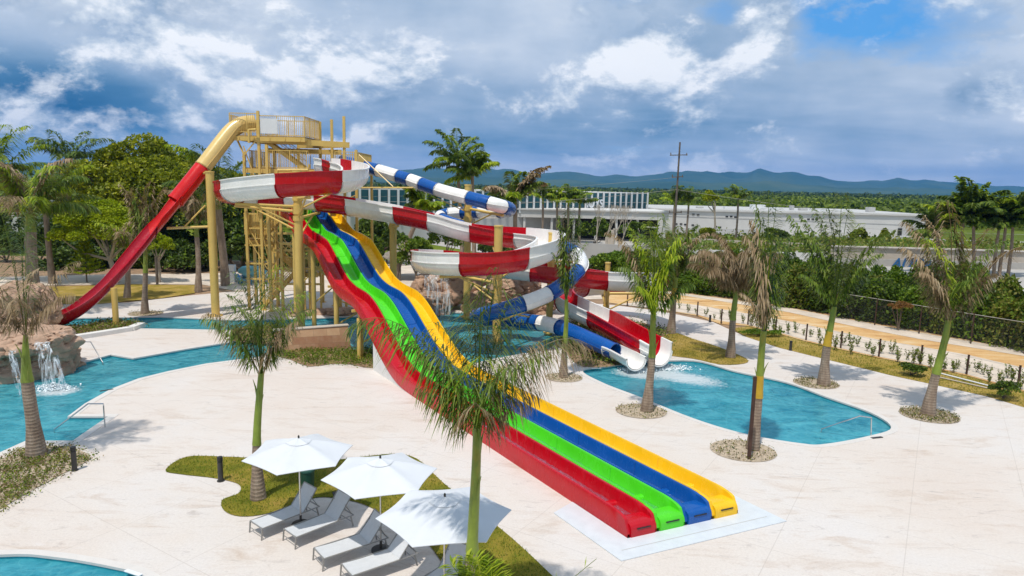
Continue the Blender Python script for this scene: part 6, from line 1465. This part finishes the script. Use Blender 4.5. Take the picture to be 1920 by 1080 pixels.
q = MB(); p = pL[:2] + nn_ * .0; q.beam((pL[0] - nn_[0] * .05, pL[1] - nn_[1] * .05, zb_ + 2.0), (pR[0] - nn_[0] * .05, pR[1] - nn_[1] * .05, zb_ + 2.0), .08, .08); q.build('transom', 'building_grey', gb)
# lettering on the glass
f_ = (xz(1104, 142) - pL[0]) / (pR[0] - pL[0]); p = pL[:2] + d * Lg * f_ - nn_ * .45
text('IUYS', 'facade_lettering', (p[0], p[1], zb_ + 1.0), 2.3, 'sign_white', gb, .05, .1, ang)
# far left bits of building between the palms
q = MB(); bx_px(q, 5, 380, 45, 400, 100, 6, 0); lb_ = thing('far_house', (XY(20, 100), 100, 0), 'small pale house half hidden among the trees at far left', 'house')
q.build('wall', 'building_grey', lb_); q = MB(); bx_px(q, 2, 377, 48, 381, 99.6, 7); q.build('roof', 'building_white', lb_)
q = MB(); bx_px(q, 12, 386, 24, 394, 99.9, .3); q.build('window', 'dark_interior', lb_)
# thatched hut
hx, hy = XY(766, 72), 72; hut = thing('thatched_hut', (hx, hy, 0), 'round hut with a grey thatched cone roof behind the yellow lane', 'hut')
zt = Yp(770, 443, hy)[2]; ze = Yp(770, 478, hy)[2]
q = MB(); rng = np.random.default_rng(8)
prof_ = [(0.12, zt), (.9, zt - .7), (2.0, zt - 1.6), (2.95, ze - .05), (2.9, ze - .25), (0, ze + .1)]
vs = []; 
for r_, z in prof_:
    for k in range(28): a = k * 2 * math.pi / 28; rr = r_ * (1 + rng.normal(0, .02)); vs.append((hx + rr * math.cos(a), hy + rr * math.sin(a), z + rng.normal(0, .03)))
q.add(vs, [(i * 28 + k, i * 28 + (k + 1) % 28, (i + 1) * 28 + (k + 1) % 28, (i + 1) * 28 + k) for i in range(5) for k in range(28)]); q.build('thatch_roof', 'thatch', hut)
for k in range(6): a = k * 1.047 + .3; q = MB(); q.tube([(hx + 2.3 * math.cos(a), hy + 2.3 * math.sin(a), 0), (hx + 2.3 * math.cos(a), hy + 2.3 * math.sin(a), ze)], .09, 8); q.build('post', 'wood_pole', hut)
# utility pole
ux, uy = XY(1246, 75), 75; up_ = thing('utility_pole', (ux, uy, 0), 'tall weathered utility pole with crossarms rising over the long building', 'pole')
zt = Yp(1249, 266, uy)[2]; q = MB(); q.tube([(ux, uy, 0), (ux + .1, uy, zt)], [.15, .09], 10); q.build('shaft', 'wood_pole', up_, smooth=True)
for zz, w_ in ((Yp(1249, 291, uy)[2], 1.9), (Yp(1249, 332, uy)[2], 1.2), (Yp(1249, 399, uy)[2], 1.4)):
    q = MB(); q.beam((ux - w_ / 2, uy - .15, zz), (ux + w_ / 2, uy - .15, zz + .08), .07, .09)
    for s_ in (-1, 0, 1): q.tube([(ux + s_ * w_ * .45, uy - .15, zz), (ux + s_ * w_ * .45, uy - .15, zz + .28)], .05, 6)
    q.build('crossarm', 'wood_pole', up_)
def wire(a, b, sag, label, r=.018):
    q = MB(); pts = [Vector(a).lerp(Vector(b), k / 24) - Vector((0, 0, sag * 4 * (k / 24) * (1 - k / 24))) for k in range(25)]; q.tube(pts, r, 5); return tag(q.build('power_line', 'wire', smooth=True), label, 'cable')
zc = Yp(1247, 355, uy)[2]
wire((ux, uy - .1, zc), Yp(560, 382, 120), 1.2, 'cable running left from the utility pole across the glass front')
wire((ux, uy - .1, zc), Yp(1990, 412, 105), 1.2, 'cable running right from the utility pole above the white building')
wire((ux, uy - .1, Yp(1247, 399, uy)[2]), Yp(1990, 440, 100), .6, 'lower cable running right from the utility pole')
wire((ux, uy - .1, Yp(1247, 332, uy)[2]), Yp(300, 350, 130), 2.0, 'faint upper cable running left from the utility pole', .01)

# ------------------------------------------------------------------ things in the far left yard
wbx = G(432, 535); q = MB(); bx_px(q, 424, 497, 439, 509, 66, .5); bx_px(q, 424, 510, 439, 519, 66, .5, 0); tag(q.build('storage_cabinet', 'white_metal'), 'white cabinet by the pale palm trunk left of the tower', 'cabinet')
th = thing('inflated_raft', (XY(475, 67), 67, 0), 'heap of pale blue and teal inflated rafts left of the tower foot', 'raft'); q = MB()
for (px, py, r_, sq) in ((470, 505, .75, .3), (478, 512, .9, .34), (462, 508, .6, .25)):
    c = Yp(px, py, 67); ring_ = [(c[0] + math.cos(a) * r_, 67 + math.sin(a) * r_ * .8, c[2]) for a in np.linspace(0, 6.283, 19)]; q.tube(ring_, sq, 10)
q.build('ring_tube', 'teal_plastic', th, smooth=True)
rng = np.random.default_rng(12)
labs = ['white folded lounger in the far yard nearest the white cabinet', 'blue cushioned lounger in the far yard left of the tower foot', 'white folded lounger farther right in the far yard', 'blue crate in the far yard below the inflated rafts', 'white folded lounger at the edge of the far yard']
for i, (px, py) in enumerate(((446, 520), (458, 527), (500, 512), (462, 519), (512, 520))):
    c = G(px, py + 6); q = MB(); a = rng.uniform(0, 3)
    q.beam((c[0] - .7 * math.cos(a), c[1] - .7 * math.sin(a), .4), (c[0] + .5 * math.cos(a), c[1] + .5 * math.sin(a), .4), .6, .06); q.beam((c[0] + .5 * math.cos(a), c[1] + .5 * math.sin(a), .4), (c[0] + .9 * math.cos(a), c[1] + .9 * math.sin(a), .95), .6, .06)
    for s_ in (-.6, .4): q.beam((c[0] + s_ * math.cos(a), c[1] + s_ * math.sin(a), 0), (c[0] + s_ * math.cos(a), c[1] + s_ * math.sin(a), .4), .5, .05)
    if 'crate' in labs[i]:
        q = MB(); q.box((c[0], c[1], .25), (.8, .6, .5), rz=a); q.box((c[0], c[1], .52), (.86, .66, .05), rz=a)
    tag(q.build('crate' if 'crate' in labs[i] else 'folded_lounger', 'blue_plastic' if 'blue' in labs[i] else 'white_metal'), labs[i], 'crate' if 'crate' in labs[i] else 'lounger')

for i, (px, pb, pt_, w_, lab) in enumerate(((295, 534, 482, .12, 'dark slim post on the far dry lawn'), (103, 604, 565, .07, 'thin post behind the foot of the crimson slide'))):
    b = G(px, pb); zt = Yp(px, pt_, b[1])[2]; q = MB(); q.tube([b, b + [0, 0, zt]], w_, 8); q.tube([b, b + [0, 0, .05]], w_ * 1.8, 8); tag(q.build('lamp_post', 'wood_pole', smooth=True), lab, 'post')
# ------------------------------------------------------------------ plain of trees, mountains
def forest(name, label, n, Y0, Y1, pxr, h, ls, seed, mats=('forest_leaf', 'leaf_dark'), probs=(.8, .2)):
    rng = np.random.default_rng(seed); u = rng.random(n); Yd = Y0 * (Y1 / Y0) ** (u ** .8)
    px = rng.uniform(pxr[0], pxr[1], n); x = (px - 960) / F * Yd
    big = (rng.random(n) < .12) * rng.uniform(.2, .8, n); R = (1.6 + 2.2 * rng.random(n)) * (1 + big) * (Yd / Y0) ** .45; Hc = h * (.55 + .6 * rng.random(n) + big)
    m = 20; k = np.repeat(np.arange(n), m); d_ = rng.normal(0, 1, (n * m, 3)); d_ /= np.linalg.norm(d_, axis=1)[:, None]; d_[:, 2] = np.abs(d_[:, 2])
    P = np.c_[x[k] + d_[:, 0] * R[k], Yd[k] + d_[:, 1] * R[k], Hc[k] * (.35 + .65 * d_[:, 2])]
    size = ls * (Yd[k] / Y0) ** .55
    V, Fc = leafquads(P, 1.0, rng, .8, .75); C = np.repeat(P, 4, axis=0); V = C + (V - C) * np.repeat(size, 4)[:, None]
    o = npmesh(name, V, Fc, mats, rng.choice(len(mats), n * m, p=probs)); tag(o, label, 'woodland', kind='stuff')
forest('scrub_woodland', 'wide belt of bright scrub and woodland beyond the white buildings', 6500, 200, 1000, (880, 2150), 3.4, 1.5, 1)
forest('far_woodland', 'darker far woodland of the plain below the mountains', 7500, 900, 4200, (500, 2150), 6.0, 3.6, 2, ('leaf_dark', 'forest_leaf'), (.7, .3))
forest('left_woodland', 'woodland behind the trees at the left', 2500, 130, 500, (-250, 900), 5.0, 1.4, 3, ('leaf_dark', 'forest_leaf'), (.6, .4))
forest('yard_scrub', 'low scrub between the boundary walls and the white building', 800, 104, 138, (1255, 2000), 1.5, .5, 4, ('leaf_olive', 'leaf_hedge'), (.5, .5))
# mountains: skyline read off as elevation above the horizon along bearing
sky_pts = [(-400, 8), (-100, 14), (60, 22), (200, 26), (400, 16), (560, 12), (700, 18), (770, 26), (800, 30), (822, 29), (850, 26), (900, 31), (938, 33), (960, 28), (990, 20), (1010, 24), (1035, 29), (1060, 31), (1085, 25), (1110, 22), (1150, 23), (1200, 27), (1235, 29), (1281, 36), (1310, 33), (1350, 33), (1390, 35), (1428, 43), (1455, 39), (1490, 34), (1525, 30), (1560, 22), (1600, 23), (1640, 24), (1668, 30), (1700, 25), (1722, 29), (1760, 25), (1800, 24), (1850, 20), (1890, 19), (1960, 16), (2100, 20), (2400, 12)]
def ridge(name, label, Y0, depth, scale, seed, lo=0.0, nx=520, ny=44):
    sx = np.array([p[0] for p in sky_pts]); sh = np.array([p[1] for p in sky_pts]); px = np.linspace(-400, 2400, nx); V = []
    for j in range(ny):
        f = j / (ny - 1); Yd = Y0 + depth * f
        for i in range(nx):
            x = (px[i] - 960) / F * (Y0 + depth * .6)
            n1_ = mnoise.fractal(Vector((x / 900 + seed, Yd / 900, seed)), .9, 2.1, 5)
            rdg = 1 - abs(mnoise.noise(Vector((x / 420 + seed, Yd / 1300, 2.0 + seed)))) * 1.6
            hh = np.interp(px[i] , sx, sh) / F * (Y0 + depth * .6) * scale
            env = math.sin(min(1.0, f / .6) * math.pi / 2) ** 1.4 if f < .6 else math.cos((f - .6) / .4 * math.pi / 2)
            z = hh * env * (1 + (.42 * (rdg - .6) + .14 * n1_) * (1 - .55 * env ** 6)) + n1_ * 18 * env * (1 - env) + env * hh * .07 * mnoise.fractal(Vector((x / 190 + seed, Yd / 500, 5.0)), .9, 2.1, 4) + CAMH * env
            V.append((x * Yd / (Y0 + depth * .6), Yd, z - 2))
    q = MB(); q.add(V, [(j * nx + i, j * nx + i + 1, (j + 1) * nx + i + 1, (j + 1) * nx + i) for j in range(ny - 1) for i in range(nx - 1)])
    o = q.build(name, 'mountain_green', smooth=True); return tag(o, kind='structure', label=label)
ridge('mountains', 'blue mountain range along the horizon', 6500, 3200, .93, 3.0)
ridge('foothills', 'lower foothills before the mountain range', 4800, 1500, .42, 9.0, nx=400, ny=24)
HAZE = 7.5e-5
# haze over the plain
mm = bpy.data.materials.new('haze_air'); mm.use_nodes = True; t = NT(mm.node_tree)
o_ = t.add('ShaderNodeOutputMaterial'); vol = t.add('ShaderNodeVolumePrincipled', inp={'Color': (.08, .40, 1.0, 1), 'Density': HAZE, 'Anisotropy': 0.0}); t.l.new(vol.outputs[0], o_.inputs['Volume'])
MATS['haze_air'] = mm
q = MB(); q.box((0, 5500, 210), (27000, 12500, 424)); tag(q.build('haze', 'haze_air'), kind='stuff', label='blue air haze over the plain and mountains', cat='haze')
